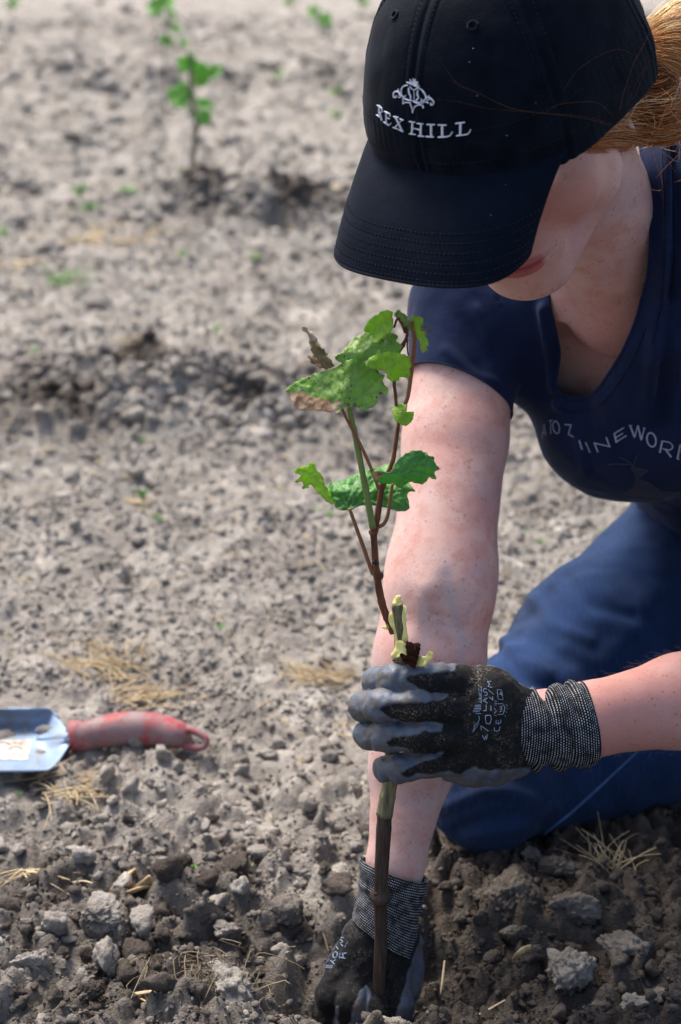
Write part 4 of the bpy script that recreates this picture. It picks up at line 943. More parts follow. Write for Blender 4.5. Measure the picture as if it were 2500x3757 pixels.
for k in range(60):      # root hairs of the root-laced clod
    b = g0 + np.array([rt.uniform(-.04, .075), rt.uniform(-.02, .02), rt.uniform(.010, .035)]); d = rt.normal(size=3) * .018; t = np.linspace(0, 1, 7)[:, None]
    Pr.append(b + d * t + rt.normal(size=3) * .008 * np.sin(t * 5) + np.array([0, -.012, -.012]) * t * t)
V, F = tubes_np(np.array(Pr), np.full((60, 7), .00045), 3); o = mk('root_hairs', V - g0, F, M['strawdull'], label='tangle of fine dark root hairs on the clod at the bottom edge', cat='roots'); o.location = g0
def weed(px, py, wpx, label, seed, hgt=1.0):
    g = _gp(px, py); g[2] = float(base_h(g[:1], g[1:2])[0]); z = (g - CC) @ FW; s = wpx / FPX * z * .5; r = np.random.default_rng(seed)
    root = empty('weed_seedling', g, label=label, cat='weed', group='green seedlings dotted over the soil')
    V, F = tube(np.array([g - np.array([0, 0, .004]), g + np.array([0, 0, s * .5]), g + np.array([0, 0, s * .9 * hgt])]), s * .09, 6); mk('stem', V, F, M['weed'], root)
    for k in range(r.integers(3, 6)):
        a = k * 2.4 + r.uniform(0, 1); d = np.array([math.cos(a), math.sin(a) * .8, r.uniform(.2, .9) * hgt]); c = g + np.array([0, 0, s * .6 * hgt]); simple_leaf(c, c + d * s * r.uniform(.7, 1.1), np.array([0, -.4, 1]), s * .32, seed + k, M['weed'], root)
for k, (px, py, wpx, lab, hg) in enumerate([(525, 1640, 34, 'small bright seedling below the shaded pits', 1), (585, 1925, 38, 'yellow-green seedling left of the lower vine leaves', 1), (525, 1845, 50, 'slim green shoot beside the ochre stalk tuft', 2.2), (1170, 1885, 34, 'pale seedling under the lower vine leaf, left one', 1), (1212, 1905, 34, 'pale seedling under the lower vine leaf, right one', 1),
     (810, 2318, 36, 'bright green seedling alone left of the bare elbow', 1), (972, 2660, 30, 'tiny olive seedling right of the trowel handle', 1), (715, 3210, 28, 'tiny bright green sprout in the left foreground crumbs', 1), (935, 970, 50, 'flat green seedling left of the cap brim tip', 1), (670, 960, 44, 'faint seedling in the middle of the blurred field', 1.2),
     (330, 800, 80, 'blurred grey-green weed above the wide straw patch', 1), (295, 745, 70, 'blurred round weed left of the mound', 1.6), (480, 780, 80, 'yellowish weed at the left foot of the mound', 1.2), (1230, 375, 60, 'pale green weed left of the cap emblem', 1), (1020, 345, 60, 'blurred green weed left of the cap in the far field', 1),
     (2095, 1720, 46, 'mint green seedling seen under the hanging shirt', 1.6), (1920, 1960, 32, 'small pale seedling between the arm and the jeans', 1), (1988, 1985, 36, 'yellow-green seedling beside the pale one near the jeans', 1), (2222, 1960, 44, 'green seedling touching the thigh outline', 1.2), (130, 1315, 50, 'green smudge of a weed near the left edge', 1), (270, 1345, 44, 'small green weed right of the one at the left edge', 1), (795, 1215, 44, 'green seedling in the blurred field left of the upper leaf', 1), (2065, 3075, 30, 'bright green leaf poking out beneath the jeans', 1.2), (15, 870, 60, 'yellow-green weed at the left edge by the straw', 1), (1230, 465, 60, 'low weed below the other one left of the cap', .8), (690, 785, 60, 'small weed at the right foot of the mound', 1.3), (75, 2965, 22, 'tiny seedling below the trowel blade', 1.5)]):
    weed(px, py, wpx, lab, 60 + k, hg)
# dry flakes and pale straw bits strewn over the field: uncountable
r = np.random.default_rng(77); n = 900; y = 1.5 * 6 ** r.uniform(0, 1, n); x = r.uniform(-1, 1, n) * .215 * y; z = ground_h(x, y) + .003
a = r.uniform(0, 6.28, n); l = r.uniform(.006, .022, n) * (1 + .25 * (y - 1.5)); t = np.linspace(-.5, .5, 4)
P = np.stack([x[:, None] + np.cos(a)[:, None] * l[:, None] * t, y[:, None] + np.sin(a)[:, None] * l[:, None] * t, z[:, None] + .1 * l[:, None] * np.cos(t * 3)[None] + r.uniform(-.2, .2, (n, 1)) * l[:, None] * t], -1)
V, F = tubes_np(P, np.repeat((r.uniform(.0004, .0010, n) * (1 + .3 * (y - 1.5)))[:, None], 4, 1), 4); mk('straw_bits', V, F, M['straw'], kind='stuff')
# ------------------------------------------------------------------ the kneeling woman: skin
person = empty('person', (.30, 1.62, 0.0), label='woman in navy t-shirt, jeans and dark cap kneeling to plant a vine', cat='person')
CAPM = np.array([[0.76290972, -0.5928719, -0.257821], [-0.64650383, -0.70038732, -0.30247378], [0.00124635, -0.39744246, 0.91762625]])
CAPC = np.array([0.12323755, 1.32738892, 0.70706943])
HM = np.array([[0.925368, -0.223016, -0.306525], [-0.344539, -0.83202, -0.434782], [0.158071, -0.507943, 0.846763]])
HC = np.array([0.121546, 1.340017, 0.708524])
def hl(x, y, z): return HC + HM @ np.array([x, y, z])          # head: x = her left, y = forward, z = up, from the brow centre
shR = unp(1722, 1130, 1.62); elR = unp(1606, 2235, 1.535); wrR = unp(1452, 3170, 1.50); hdR = unp(1405, 3420, 1.50)
nkB = np.array([.254, 1.524, .528]); shL = np.array([.43, 1.50, .50])
wrL = unp(2165, 2640, 1.418); foL = unp(2500, 2572, 1.445); elL = unp(2950, 2480, 1.50)
ax_t = nrm(np.array([.216, .24, -.29])); sh_t = nrm(shL - shR); fr_t = nrm(np.cross(ax_t, sh_t)); sh_t = nrm(np.cross(fr_t, ax_t))
TM = np.stack([sh_t, fr_t, ax_t], 1)                             # torso frame: her left, front, down the spine
rib = nkB + ax_t * .155
def tl(a, b, c): return nkB + TM @ np.array([a, b, c])
def shirt_torso(f):
    f.cone(nkB + ax_t * .012, shR + ax_t * .004, .056, .0475, .03); f.cone(nkB + ax_t * .012, shL + ax_t * .004, .056, .050, .03)
    f.ell(rib, (.148, .088, .165), TM, .03)
    for s_ in (-1, 1): f.cone(tl(s_ * .075, .015, .10), (shR if s_ < 0 else shL) + ax_t * .02, .078, .050, .03)
    f.ell(tl(0, .035, .11), (.118, .078, .10), TM, .03)
    for s_ in (-1, 1): f.ell(tl(s_ * .062, .074, .142), (.060, .046, .062), TM, .04)
    f.ell(tl(-.03, .096, .118), (.085, .046, .070), TM, .04)
    f.cone(tl(0, -.005, .22), tl(0, -.005, .42), .100, .122, .04, flat=(sh_t, .80))
    f.cone(nkB + np.array([-.004, -.004, .018]), nkB + ax_t * .02, .060, .066, .02)
    f.chain([unp(2418, 475, 1.490), unp(2446, 680, 1.464), unp(2453, 930, 1.472), unp(2415, 1190, 1.512), unp(2310, 1420, 1.556)], [.024, .026, .030, .032, .030], .02)
f = Field((-.02, 1.12, .02), (.66, 1.96, .83), .0026)
# skull and face
f.ell(hl(0, -.012, .028), (.072, .092, .080), HM, .01)
f.ell(hl(0, .030, -.030), (.061, .060, .072), HM, .02)
for s in (-1, 1):
    f.cone(hl(s * .050, .002, -.078), hl(s * .016, .066, -.111), .0195, .0200, .014)
    f.ell(hl(s * .038, .048, -.045), (.028, .028, .034), HM, .018)
    f.cone(hl(s * .056, -.005, -.02), hl(s * .050, .020, -.075), .016, .017, .02)
    f.cone(hl(s * .015, .083, .002), hl(s * .045, .068, .000), .008, .007, .014)
f.ell(hl(0, .076, -.116), (.022, .017, .0165), HM, .014)
f.ell(hl(0, .074, -.084), (.034, .022, .026), HM, .014)
f.cone(hl(0, .088, -.010), hl(0, .108, -.050), .0075, .0100, .010); f.ell(hl(0, .108, -.053), (.010, .011, .009), HM, .006)
for s in (-1, 1):
    f.ell(hl(s * .0115, .098, -.056), (.0075, .010, .0075), HM, .005)
    f.ell(hl(s * .031, .094, -.018), (.016, .012, .012), HM, .010, sub=True)
    f.ell(hl(s * .031, .077, -.018), (.0145, .0125, .0120), HM, .004)
    f.ell(hl(s * .0065, .103, -.062), (.0035, .006, .003), HM, .003, sub=True)
    # ear with a hanging lobe
    f.ell(hl(s * .0710, -.022, -.042), (.0060, .017, .029), HM, .005); f.ell(hl(s * .0720, -.026, -.072), (.0064, .0100, .0140), HM, .003)
    f.ell(hl(s * .0765, -.020, -.042), (.003, .009, .016), HM, .004, sub=True)
# neck, shoulders, rib cage, belly
f.cone(hl(.013, -.036, -.055), nkB + np.array([-.008, .002, -.004]), .0500, .0535, .016)
f.cone(hl(0, -.008, -.082), tl(0, .014, .02), .022, .032, .010)
for s_, P_ in ((-1, shR), (1, shL)):
    f.cone(nkB + ax_t * .015, P_ + ax_t * .005, .048, .044, .03)
    f.cone(tl(s_ * .012, .036, .035), P_ + fr_t * .004, .012, .014, .02)
    f.cone(tl(s_ * .070, .005, .10), P_ + ax_t * .02, .062, .042, .03)
f.ell(rib, (.136, .080, .165), TM, .03); f.ell(tl(0, .012, .10), (.09, .060, .09), TM, .03)
for s_ in (-1, 1): f.ell(tl(s_ * .070, .064, .185), (.054, .040, .054), TM, .03)
f.cone(tl(0, -.01, .22), tl(0, -.02, .40), .090, .095, .04, flat=(sh_t, .80))
# the bare right arm, straight down into the hole
f.cone(shR, shR + (elR - shR) * .45, .0475, .0455, .02); f.cone(shR + (elR - shR) * .45, elR + np.array([.002, 0, .02]), .0452, .0432, .01)
f.cone(elR + (shR - elR) * .10, elR + (wrR - elR) * .22, .0455, .0462, .02, flat=(FW, 1.12)); f.cone(elR + (wrR - elR) * .20, elR + (wrR - elR) * .62, .0462, .0340, .012, flat=(FW, 1.08))
f.cone(elR + (wrR - elR) * .60, wrR, .0348, .0232, .012, flat=(FW, 1.2)); f.cone(wrR, hdR, .0225, .018, .01, flat=(FW, 1.3))
# the left forearm coming in from the right, upper arm out of frame
f.cone(shL, elL, .048, .041, .02); f.cone(elL, foL, .042, .0365, .015); f.cone(foL, wrL, .0365, .0285, .012, flat=(FW, 1.15)); f.cone(wrL, unp(1900, 2650, 1.412), .0280, .024, .01)
# inside the shirt the body keeps clear of the cloth
g = Field((-.02, 1.12, .02), (.66, 1.96, .83), .0026); shirt_torso(g); g.cone(shR, shR + (elR - shR) * .50, .0500, .0490, .02); g.cone(shL, shL + (elL - shL) * .55, .053, .054, .02)
sl_, (x_, y_, z_) = g.box((-.02, 1.25, .1), (.66, 1.96, .62), 0)
dn_ = (x_ - nkB[0]) * ax_t[0] + (y_ - nkB[1]) * ax_t[1] + (z_ - nkB[2]) * ax_t[2]
hb_ = hl(0, -.028, -.055); nu_ = nrm(nkB - hb_); t_ = (x_ - hb_[0]) * nu_[0] + (y_ - hb_[1]) * nu_[1] + (z_ - hb_[2]) * nu_[2]
r_n = np.sqrt(np.maximum((x_ - hb_[0] - t_ * nu_[0]) ** 2 + (y_ - hb_[1] - t_ * nu_[1]) ** 2 + (z_ - hb_[2] - t_ * nu_[2]) ** 2, 0))
keep_ = 3 * sstep(-.012, -.04, dn_) + 3 * sstep(.072, .060, r_n) * sstep(.03, .0, dn_)
for P_, Q_ in ((shR, elR), (shL, elL)):
    u_ = nrm(Q_ - P_); px_, py_, pz_ = x_ - P_[0], y_ - P_[1], z_ - P_[2]; t_ = px_ * u_[0] + py_ * u_[1] + pz_ * u_[2]
    r_a = np.sqrt(np.maximum((px_ - t_ * u_[0]) ** 2 + (py_ - t_ * u_[1]) ** 2 + (pz_ - t_ * u_[2]) ** 2, 0)); keep_ = keep_ + 3 * sstep(.064, .056, r_a) * sstep(.062, .074, t_)
q_ = pj(np.stack(np.broadcast_arrays(x_, y_, z_), -1)); keep_ = keep_ + 3 * sstep(2150, 2350, q_[..., 1])
gd_ = g.D[sl_]; b_ = np.where(gd_ > .9, -1, gd_ + .017) - keep_; a_ = f.D[sl_]; h_ = np.maximum(.03 - np.abs(a_ - b_), 0) / .03; f.D[sl_] = np.maximum(a_, b_) + h_ * h_ * .03 * .25; del g, q_, keep_
V, F = f.mesh(2); del f
HLc = (V - HC) @ HM                                              # head-local coordinates for the marks on the skin
mline = .0885 - .02 * 0 * HLc[:, 0]
lipc = np.exp(-((HLc[:, 0] / .0225) ** 4)) * np.exp(-(((HLc[:, 2] + .0868) / .0085) ** 4)) * sstep(.080, .088, HLc[:, 1])
bl = np.exp(-(np.linalg.norm((HLc - np.array([.045, .05, -.050])) / np.array([.040, .05, .040]), axis=1) ** 2)) * .95
bl = np.maximum(bl, np.exp(-(np.linalg.norm((HLc - np.array([0, .08, -.118])) / .022, axis=1) ** 2)) * .55)
TLc = (V - nkB) @ TM
bl = np.maximum(bl, .42 * sstep(.0, .03, HLc[:, 1]) * (HLc[:, 2] > -.14) * (HLc[:, 2] < .05) * (np.abs(HLc[:, 0]) < .085))
bl = np.maximum(bl, .8 * np.exp(-((TLc[:, 0] / .08) ** 2 + ((TLc[:, 2] - .03) / .09) ** 2)) * (TLc[:, 1] > .0))
# fine creases of the neck under the jaw
Np = (V - hl(0, -.02, -.06)); nd = nrm(nkB - hl(0, -.02, -.06)); q = Np @ nd
N = vnormals(V, F); nm = np.exp(-((q - .055) / .03) ** 2) * (np.linalg.norm(Np - q[:, None] * nd, axis=1) < .075)
V = V - N * (nm * .0016 * (np.exp(-((q - .046) / .0022) ** 2) + np.exp(-((q - .066) / .0022) ** 2)))[:, None]
qa = pj(V)[:, :2]; armm = (np.linalg.norm(V - elR, axis=1) < .17) & (N @ FW < .1)
def near_line(ln, w_): return np.exp(-(dpoly(qa, spline(np.array(ln, float), 14), False) / w_) ** 2) * armm
vein_ = np.maximum.reduce([near_line([(1640, 2080), (1652, 2190), (1672, 2270), (1700, 2335), (1692, 2420)], 13), .8 * near_line([(1672, 2270), (1720, 2240), (1765, 2160)], 11), .7 * near_line([(1560, 2330), (1540, 2480), (1500, 2640)], 11), .6 * near_line([(1700, 2335), (1740, 2380)], 22)])
V = V - N * (.0011 * near_line([(1600, 2300), (1680, 2306), (1760, 2352)], 7) + .0008 * near_line([(1580, 2262), (1650, 2268), (1735, 2300)], 6) + .0016 * near_line([(1640, 2120), (1650, 2240), (1665, 2300)], 34))[:, None]
V = V + N * (.0022 * near_line([(1560, 2160), (1540, 2260), (1510, 2350)], 40) + .0012 * near_line([(1745, 2180), (1750, 2280)], 34))[:, None]
body = mk('body', V, F, M['skin'], person, attrs={'lip': lipc, 'blush': bl, 'vein': vein_})
rb_ = np.random.default_rng(9); cand = np.where(((np.linalg.norm(V - (elR * .45 + wrR * .55), axis=1) < .10) | (np.linalg.norm(V - foL * .5 - wrL * .5, axis=1) < .12)) & (N @ FW < .35))[0]
pk_ = rb_.choice(cand, 900, replace=False); dirA = np.where((np.linalg.norm(V[pk_] - foL, axis=1) < .16)[:, None] & (V[pk_][:, :1] > .20), nrm(wrL - foL), nrm(wrR - elR))
l_ = rb_.uniform(.005, .011, (900, 1)); t_ = np.linspace(0, 1, 4)[None, :, None]; P_ = V[pk_][:, None] + (dirA * .9 + N[pk_] * .45 + rb_.normal(0, .25, (900, 3)))[:, None] * l_[:, None] * t_ - N[pk_][:, None] * l_[:, None] * .2 * t_ ** 2
hv_, hf_ = tubes_np(P_, np.full((900, 4), .000028), 3)
# the mouth gets a finer mesh of its own: two lips and the line between them
bm_ = bmesh.new(); bm_.from_mesh(body.data); wl_ = np.array(wloc(person))
def hloc(bm): return (np.array([v.co[:] for v in bm.verts]) + wl_ - HC) @ HM
bm_.verts.ensure_lookup_table(); h_ = hloc(bm_); inm = (np.abs(h_[:, 0]) < .036) & (np.abs(h_[:, 2] + .089) < .026) & (h_[:, 1] > .055)
bm_.verts.index_update(); bmesh.ops.subdivide_edges(bm_, edges=[e for e in bm_.edges if inm[e.verts[0].index] and inm[e.verts[1].index]], cuts=2, use_grid_fill=True, smooth=.6)
bm_.normal_update(); bm_.verts.ensure_lookup_table(); h_ = hloc(bm_); xx, zz = h_[:, 0], h_[:, 2] + .0885 - 6.5 * h_[:, 0] ** 2
wdt = np.clip(1 - (xx / .0245) ** 2, 0, 1); zz = zz / (.35 + .65 * wdt ** .5); act = (h_[:, 1] > .05) & (np.abs(zz) < .03)
up_l = np.exp(-((zz - .0042) / .0032) ** 2); lo_l = np.exp(-((zz + .0052) / .0042) ** 2); gr = np.exp(-(zz / .0014) ** 2)
dsp = act * (wdt ** .6 * (.0034 * up_l + .0044 * lo_l) - .0030 * gr * np.clip(1 - (xx / .028) ** 4, 0, 1) - .0020 * np.exp(-((zz + .0125) / .004) ** 2) * wdt)
corner = act * np.exp(-(((np.abs(xx) - .0265) / .0045) ** 2 + (zz / .004) ** 2)) * -.0022
for v, d_, c_ in zip(bm_.verts, dsp, corner):
    if d_ or c_: v.co += v.normal * float(d_ + c_)
lipn = act * np.clip(wdt * 3, 0, 1) * np.maximum(sstep(.0100, .0055, zz) * (zz > 0), sstep(-.0120, -.0070, zz) * (zz <= 0)) * .85 * (1 + .35 * gr)
bm_.to_mesh(body.data); bm_.free(); body.data.attributes['lip'].data.foreach_set('value', np.clip(lipn, 0, 1.2).astype(np.float32)); body.data.polygons.foreach_set('use_smooth', np.ones(len(body.data.polygons), bool))
BODY_BVH = bvh_of(V, F)
for s in (-1, 1):
    P, Fi = ICO[3]; mk('eye', P * .0113 + hl(s * .031, .0795, -.0205), Fi, M['eye'], body)
    mk('iris', P * .0062 + hl(s * .031, .0795 + .0066, -.0205 - .0045), Fi, M['iris'], body)
mk('arm_hair', hv_, hf_, M['armhair'], body, kind='stuff')
# ------------------------------------------------------------------ cap
CA, CB, CH_, CE = .0944, .1100, .118, .72
def crown_pt(az, t):
    az = np.asarray(az, float) * math.pi / 180; ph = np.asarray(t, float) * math.pi / 2; r = np.cos(ph) ** CE
    s, c = np.sin(az), np.cos(az); k = (np.abs(s) ** 2.25 + np.abs(c) ** 2.25) ** (-1 / 2.25)
    z = CH_ * np.sin(ph)
    back = sstep(120, 180, np.abs(np.degrees(az))) * 0
    return np.stack([CA * r * s * k, CB * r * c * k, z + back], -1)
def capw(P): return CAPC + P @ CAPM.T
na_, nt_ = 361, 90
AZ_, T_ = np.meshgrid(np.linspace(-180, 180, na_)[:-1], np.linspace(-.055, .985, nt_), indexing='ij')
def crown_surf(AZ_, T_):
    P = crown_pt(AZ_, np.maximum(T_, 0)); P[..., 2] += np.minimum(T_, 0) * .19
    C0 = P * np.array([1, 1, .7]) - np.array([0, 0, .0]); Nn = nrm(C0 / np.array([CA ** 2, CB ** 2, CH_ ** 2]))
    dz = np.zeros(AZ_.shape)
    for sa in (0, 60, -60, 120, -120, 180, -180):
        d = (AZ_ - sa) * math.pi / 180 * .095 * np.cos(np.maximum(T_, 0) * math.pi / 2)
        dz += -.0011 * np.exp(-(d / .0011) ** 2) + .0006 * np.exp(-((np.abs(d) - .0042) / .0022) ** 2) - .0007 * np.exp(-((np.abs(d) - .0068) / .0008) ** 2)
    zc = P[..., 2]
    dz += -.0010 * np.exp(-((zc - .026) / .0010) ** 2) * .5 - .0008 * np.exp(-((zc - .004) / .0009) ** 2) + .0007 * np.exp(-((zc - .013) / .007) ** 4)
    q = P * 22; dz += .0034 * vnoise(q * np.array([.7, .7, .45]), 61) + .0010 * vnoise(q * 2.2, 62)
    pk = np.abs(((AZ_ + 180) % 60) - 0); dz += .0007 * np.sin(AZ_ * 1.7 + zc * 160) * np.exp(-(zc / .035) ** 2) * vnoise(q * 1.4, 63)
    return P + Nn * dz[..., None], Nn
P, Nn = crown_surf(AZ_, T_); CV = capw(P.reshape(-1, 3)); CF = grid_faces(na_ - 1, nt_)
ix = np.arange((na_ - 1) * nt_).reshape(na_ - 1, nt_); w1 = np.stack([ix[-1, :-1], ix[-1, 1:], ix[0, 1:], ix[0, :-1]], -1); CF = np.concatenate([CF, w1])
CN = vnormals(CV, CF); CN = CN if ((CV - CAPC) * CN).sum() > 0 else -CN
if ((CV - CAPC) * vnormals(CV, CF)).sum() < 0: CF = CF[:, ::-1].copy()
n = len(CV); inner = CV - CN * .0018; a0 = ix[:, 0]; rim = np.stack([a0, np.roll(a0, -1), np.roll(a0, -1) + n, a0 + n], -1)
top = CV.reshape(na_ - 1, nt_, 3)[:, -1]; allV = np.vstack([CV, inner]); 
cap = mk('cap', allV, np.concatenate([CF, CF[:, ::-1] + n, rim[:, ::-1]]), M['cap'], person, label='black-navy six-panel cap with white embroidered lettering and a curved brim')
CAP_BVH = bvh_of(CV, CF)
ub = capw(np.array([0, 0, CH_ * 1.0])); upv = CAPM[:, 2]
P_, Fi = ICO[3]; mk('button', ub + (P_ * np.array([.0065, .0065, .003])) @ CAPM.T, Fi, M['cap'], cap)
# brim, as fitted: width, reach, side set-back, squareness, droop, slope, curl
BW, BL, BY, BN_, BD, BS, BC = .0789, .1692, .1126, 2.84, .0031, .414, .0251
BY = .1126
def brim_pt(u, s):
    r0 = crown_pt(u * 62, 0 * u); th = u * math.pi / 2
    ex = BW * np.sign(np.sin(th)) * np.abs(np.sin(th)) ** (2 / BN_); ey = BY + (BL - BY) * np.abs(np.cos(th)) ** (2 / BN_)
    x = r0[..., 0] * (1 - s) + ex * s; y = r0[..., 1] * (1 - s) + ey * s
    return np.stack([x, y, -BS * (y - r0[..., 1]) - BD * (x / .08) ** 2 * s - BC * s * s], -1)
nu, ns = 121, 46
uu_ = np.sin(np.linspace(-1, 1, nu) * math.pi / 2 * .985) / math.sin(math.pi / 2 * .985)
UU, SS = np.meshgrid(uu_, np.linspace(-.02, 1, ns), indexing='ij')
rows = (.60, .68, .76, .84, .915, .97)
P = brim_pt(UU, SS); dzb = sum(-.00045 * np.exp(-((SS - r) / .010) ** 2) for r in rows) + .0006 * vnoise(P * 45, 66)
BVt = capw((P + np.array([0, 0, 1.]) * dzb[..., None]).reshape(-1, 3)); BFt = grid_faces(nu, ns); nb_ = len(BVt)
BNm = vnormals(BVt, BFt); flip = (BNm @ CAPM[:, 2]).mean() < 0; BNm = -BNm if flip else BNm; BFt = BFt[:, ::-1].copy() if flip else BFt
ix = np.arange(nb_).reshape(nu, ns); per = np.concatenate([ix[0, :], ix[1:, -1], ix[-1, -2::-1], ix[-2:0:-1, 0]])
mid = BVt[per] - BNm[per] * .0016; Cb = BVt.mean(0); out_ = mid - Cb; out_ -= BNm[per] * (out_ * BNm[per]).sum(1)[:, None]; mid = mid + nrm(out_) * .0012
lowV = BVt - BNm * .0032; np_ = len(per); k = np.arange(np_); kn = np.roll(k, -1)
q1 = np.stack([per, per[kn], 2 * nb_ + kn, 2 * nb_ + k], -1); q2 = np.stack([2 * nb_ + k, 2 * nb_ + kn, nb_ + per[kn], nb_ + per], -1)
brim = mk('brim', np.vstack([BVt, lowV, mid]), np.concatenate([BFt, BFt[:, ::-1] + nb_, q1, q2]), M['brim'], cap)
BRIM_BVH = bvh_of(BVt, BFt)
# stitching: short raised dashes
def dashes(curve_w, Nw, r, on, off):
    d = np.concatenate([[0], np.cumsum(np.linalg.norm(np.diff(curve_w, axis=0), axis=1))]); s = 0; parts = []
    while s + on < d[-1]:
        t = np.linspace(s, s + on, 4); C = np.stack([np.interp(t, d, curve_w[:, i]) for i in range(3)], 1); Nq = np.stack([np.interp(t, d, Nw[:, i]) for i in range(3)], 1)
        parts.append(tube(C + Nq * np.array([-.0002, .0003, .0003, -.0002])[:, None], r * np.array([.6, 1, 1, .6]), 5)); s += on + off
    return parts
parts = []; uf = np.linspace(-.96, .96, 300)
for rw in rows:
    c = capw(brim_pt(uf, np.full(300, rw))); nn = np.repeat(CAPM[:, 2][None], 300, 0) * .8 + CAPM[:, 1][None] * .35; parts += dashes(c, nrm(nn), .00035, .0022, .0012)
V, F = join(parts); mk('stitching', V, F, M['capthread'], brim)
parts = []
for sa in (0, 60, -60, 120, -120):
    for off in (-.0068, .0068):
        t = np.linspace(.02, .93, 160); az = sa + np.degrees(off / (.098 * np.cos(t * math.pi / 2) ** CE + 1e-4)); Pq, Nq = crown_surf(az, t); parts += dashes(capw(Pq), Nq @ CAPM.T, .00032, .0022, .0014)
for hz in (.05, .17):
    az = np.linspace(-175, 175, 600); Pq, Nq = crown_surf(az, np.full(600, hz)); parts += dashes(capw(Pq), Nq @ CAPM.T, .00032, .0022, .0014)
V, F = join(parts); mk('stitching', V, F, M['capthread'], cap)
for ex_, ey_ in ((1735, 95), (1450, 55)):
    (h_,) = on_surface(CAP_BVH, [(ex_, ey_)], .0004)
    t1 = nrm(np.cross(h_[1], CAPM[:, 0])); t2 = np.cross(h_[1], t1); ang = np.linspace(0, 2 * math.pi, 19); ring = h_[0] + (np.cos(ang)[:, None] * t1 + np.sin(ang)[:, None] * t2) * .0030
    V, F = tube(ring, .0009, 8, cap=False); mk('eyelet', V, F, M['capthread'], cap)
# embroidery
def cz(u, v): return (1340 + u * .2806, 260 + v * .2806)
def dense(l): return [cz(*p) for p in (spline(np.array(l, float), len(l) * 5) if len(l) > 2 else l)]
ST, SF = [], []
def em(pts, w, smooth=False): ST.append(dense(pts) if smooth else [cz(*p) for p in pts]); SF.append(w * .2806 * (.68 if w > 24 else .80))
for p, w in [([(192, 450), (194, 590)], 22), ([(165, 445), (205, 462)], 9), ([(158, 570), (205, 605)], 9), ([(282, 540), (284, 690)], 19), ([(262, 526), (334, 562), (335, 592)], 15), ([(284, 608), (328, 624)], 14), ([(254, 663), (320, 712), (346, 682)], 15),
             ([(400, 598), (488, 778)], 36), ([(486, 640), (398, 735)], 15), ([(380, 594), (442, 606)], 15), ([(458, 622), (506, 642)], 15), ([(370, 735), (430, 755)], 15), ([(445, 762), (506, 792)], 15),
             ([(622, 668), (615, 818)], 42), ([(732, 692), (730, 842)], 42), ([(625, 748), (730, 766)], 16), ([(583, 660), (655, 670)], 17), ([(690, 684), (763, 694)], 17), ([(578, 818), (662, 828)], 17), ([(686, 842), (772, 852)], 17),
             ([(866, 698), (870, 850)], 42), ([(812, 698), (916, 702)], 18), ([(804, 852), (902, 860)], 18), ([(1012, 704), (1014, 855)], 44), ([(960, 704), (1064, 708)], 18), ([(960, 862), (1080, 858), (1118, 842), (1144, 796)], 19),
             ([(1250, 682), (1246, 836)], 44), ([(1188, 686), (1306, 672)], 18), ([(1198, 846), (1335, 828), (1364, 806), (1383, 765)], 19)]: em(p, w)
em([(196, 460), (226, 490), (226, 540), (196, 545)], 13, True); em([(204, 545), (226, 645)], 18)
V, F = strokes(CAP_BVH, ST, SF, 1.22, lift=.0004, thick=.0009, step=3); mk('embroidered_name', V, F, M['embroid'], cap)
ST, SF = [], []
for p, w in [([(562, 188), (508, 202), (480, 250), (482, 312), (522, 360), (585, 385), (640, 392)], 18), ([(690, 218), (752, 252), (790, 310), (802, 356), (764, 390), (702, 412), (655, 402)], 18), ([(640, 250), (643, 320), (642, 392)], 16),
             ([(574, 222), (580, 290), (598, 330), (594, 375)], 24), ([(695, 250), (690, 310), (702, 345), (676, 388)], 22), ([(520, 340), (480, 318), (446, 280), (405, 268), (378, 300), (384, 340), (412, 346), (416, 322)], 20), ([(438, 235), (446, 280), (470, 340), (445, 345)], 14),
             ([(795, 360), (838, 345), (878, 372), (902, 408), (888, 442), (864, 436), (864, 416)], 19), ([(836, 320), (850, 368), (815, 380)], 14), ([(500, 352), (505, 395), (500, 430), (540, 412), (600, 415)], 17), ([(590, 418), (612, 480), (622, 546), (640, 492), (690, 448), (755, 450), (768, 484)], 18),
             ([(640, 400), (720, 428), (800, 402), (832, 420)], 17), ([(735, 360), (748, 390), (770, 395)], 12), ([(540, 320), (520, 345), (545, 370)], 12), ([(610, 230), (640, 252), (680, 232), (712, 195)], 16), ([(585, 200), (610, 232)], 16)]: em(p, w, True)
for k in range(17):
    a = -2.75 + k * .20; em([(632 + 12 * math.cos(a), 190 + 14 * math.sin(a)), (625 + (78 - 14 * (k % 2)) * math.cos(a), 180 + (82 - 22 * (k % 3)) * math.sin(a))], 15)
V, F = strokes(CAP_BVH, ST, SF, 1.22, lift=.0004, thick=.0009, step=3); mk('embroidered_emblem', V, F, M['embroid'], cap)
# lint on the dark cloth
parts = []; rl = np.random.default_rng(4)
for k in range(15):
    px, py = rl.uniform(1400, 2330), rl.uniform(5, 1000); a = rl.uniform(0, 6.28); l = rl.uniform(1.5, 6)
    for b_ in (CAP_BVH, BRIM_BVH):
        hh = on_surface(b_, [(px, py), (px + l * math.cos(a), py + l * math.sin(a))], .0003)
        if hh[0] and hh[1] and np.linalg.norm(hh[0][0] - hh[1][0]) < .01: parts.append(tube(np.array([hh[0][0], hh[1][0]]), .00010, 4)); break
V, F = join(parts); mk('lint', V, F, M['embroid'], cap, kind='stuff')
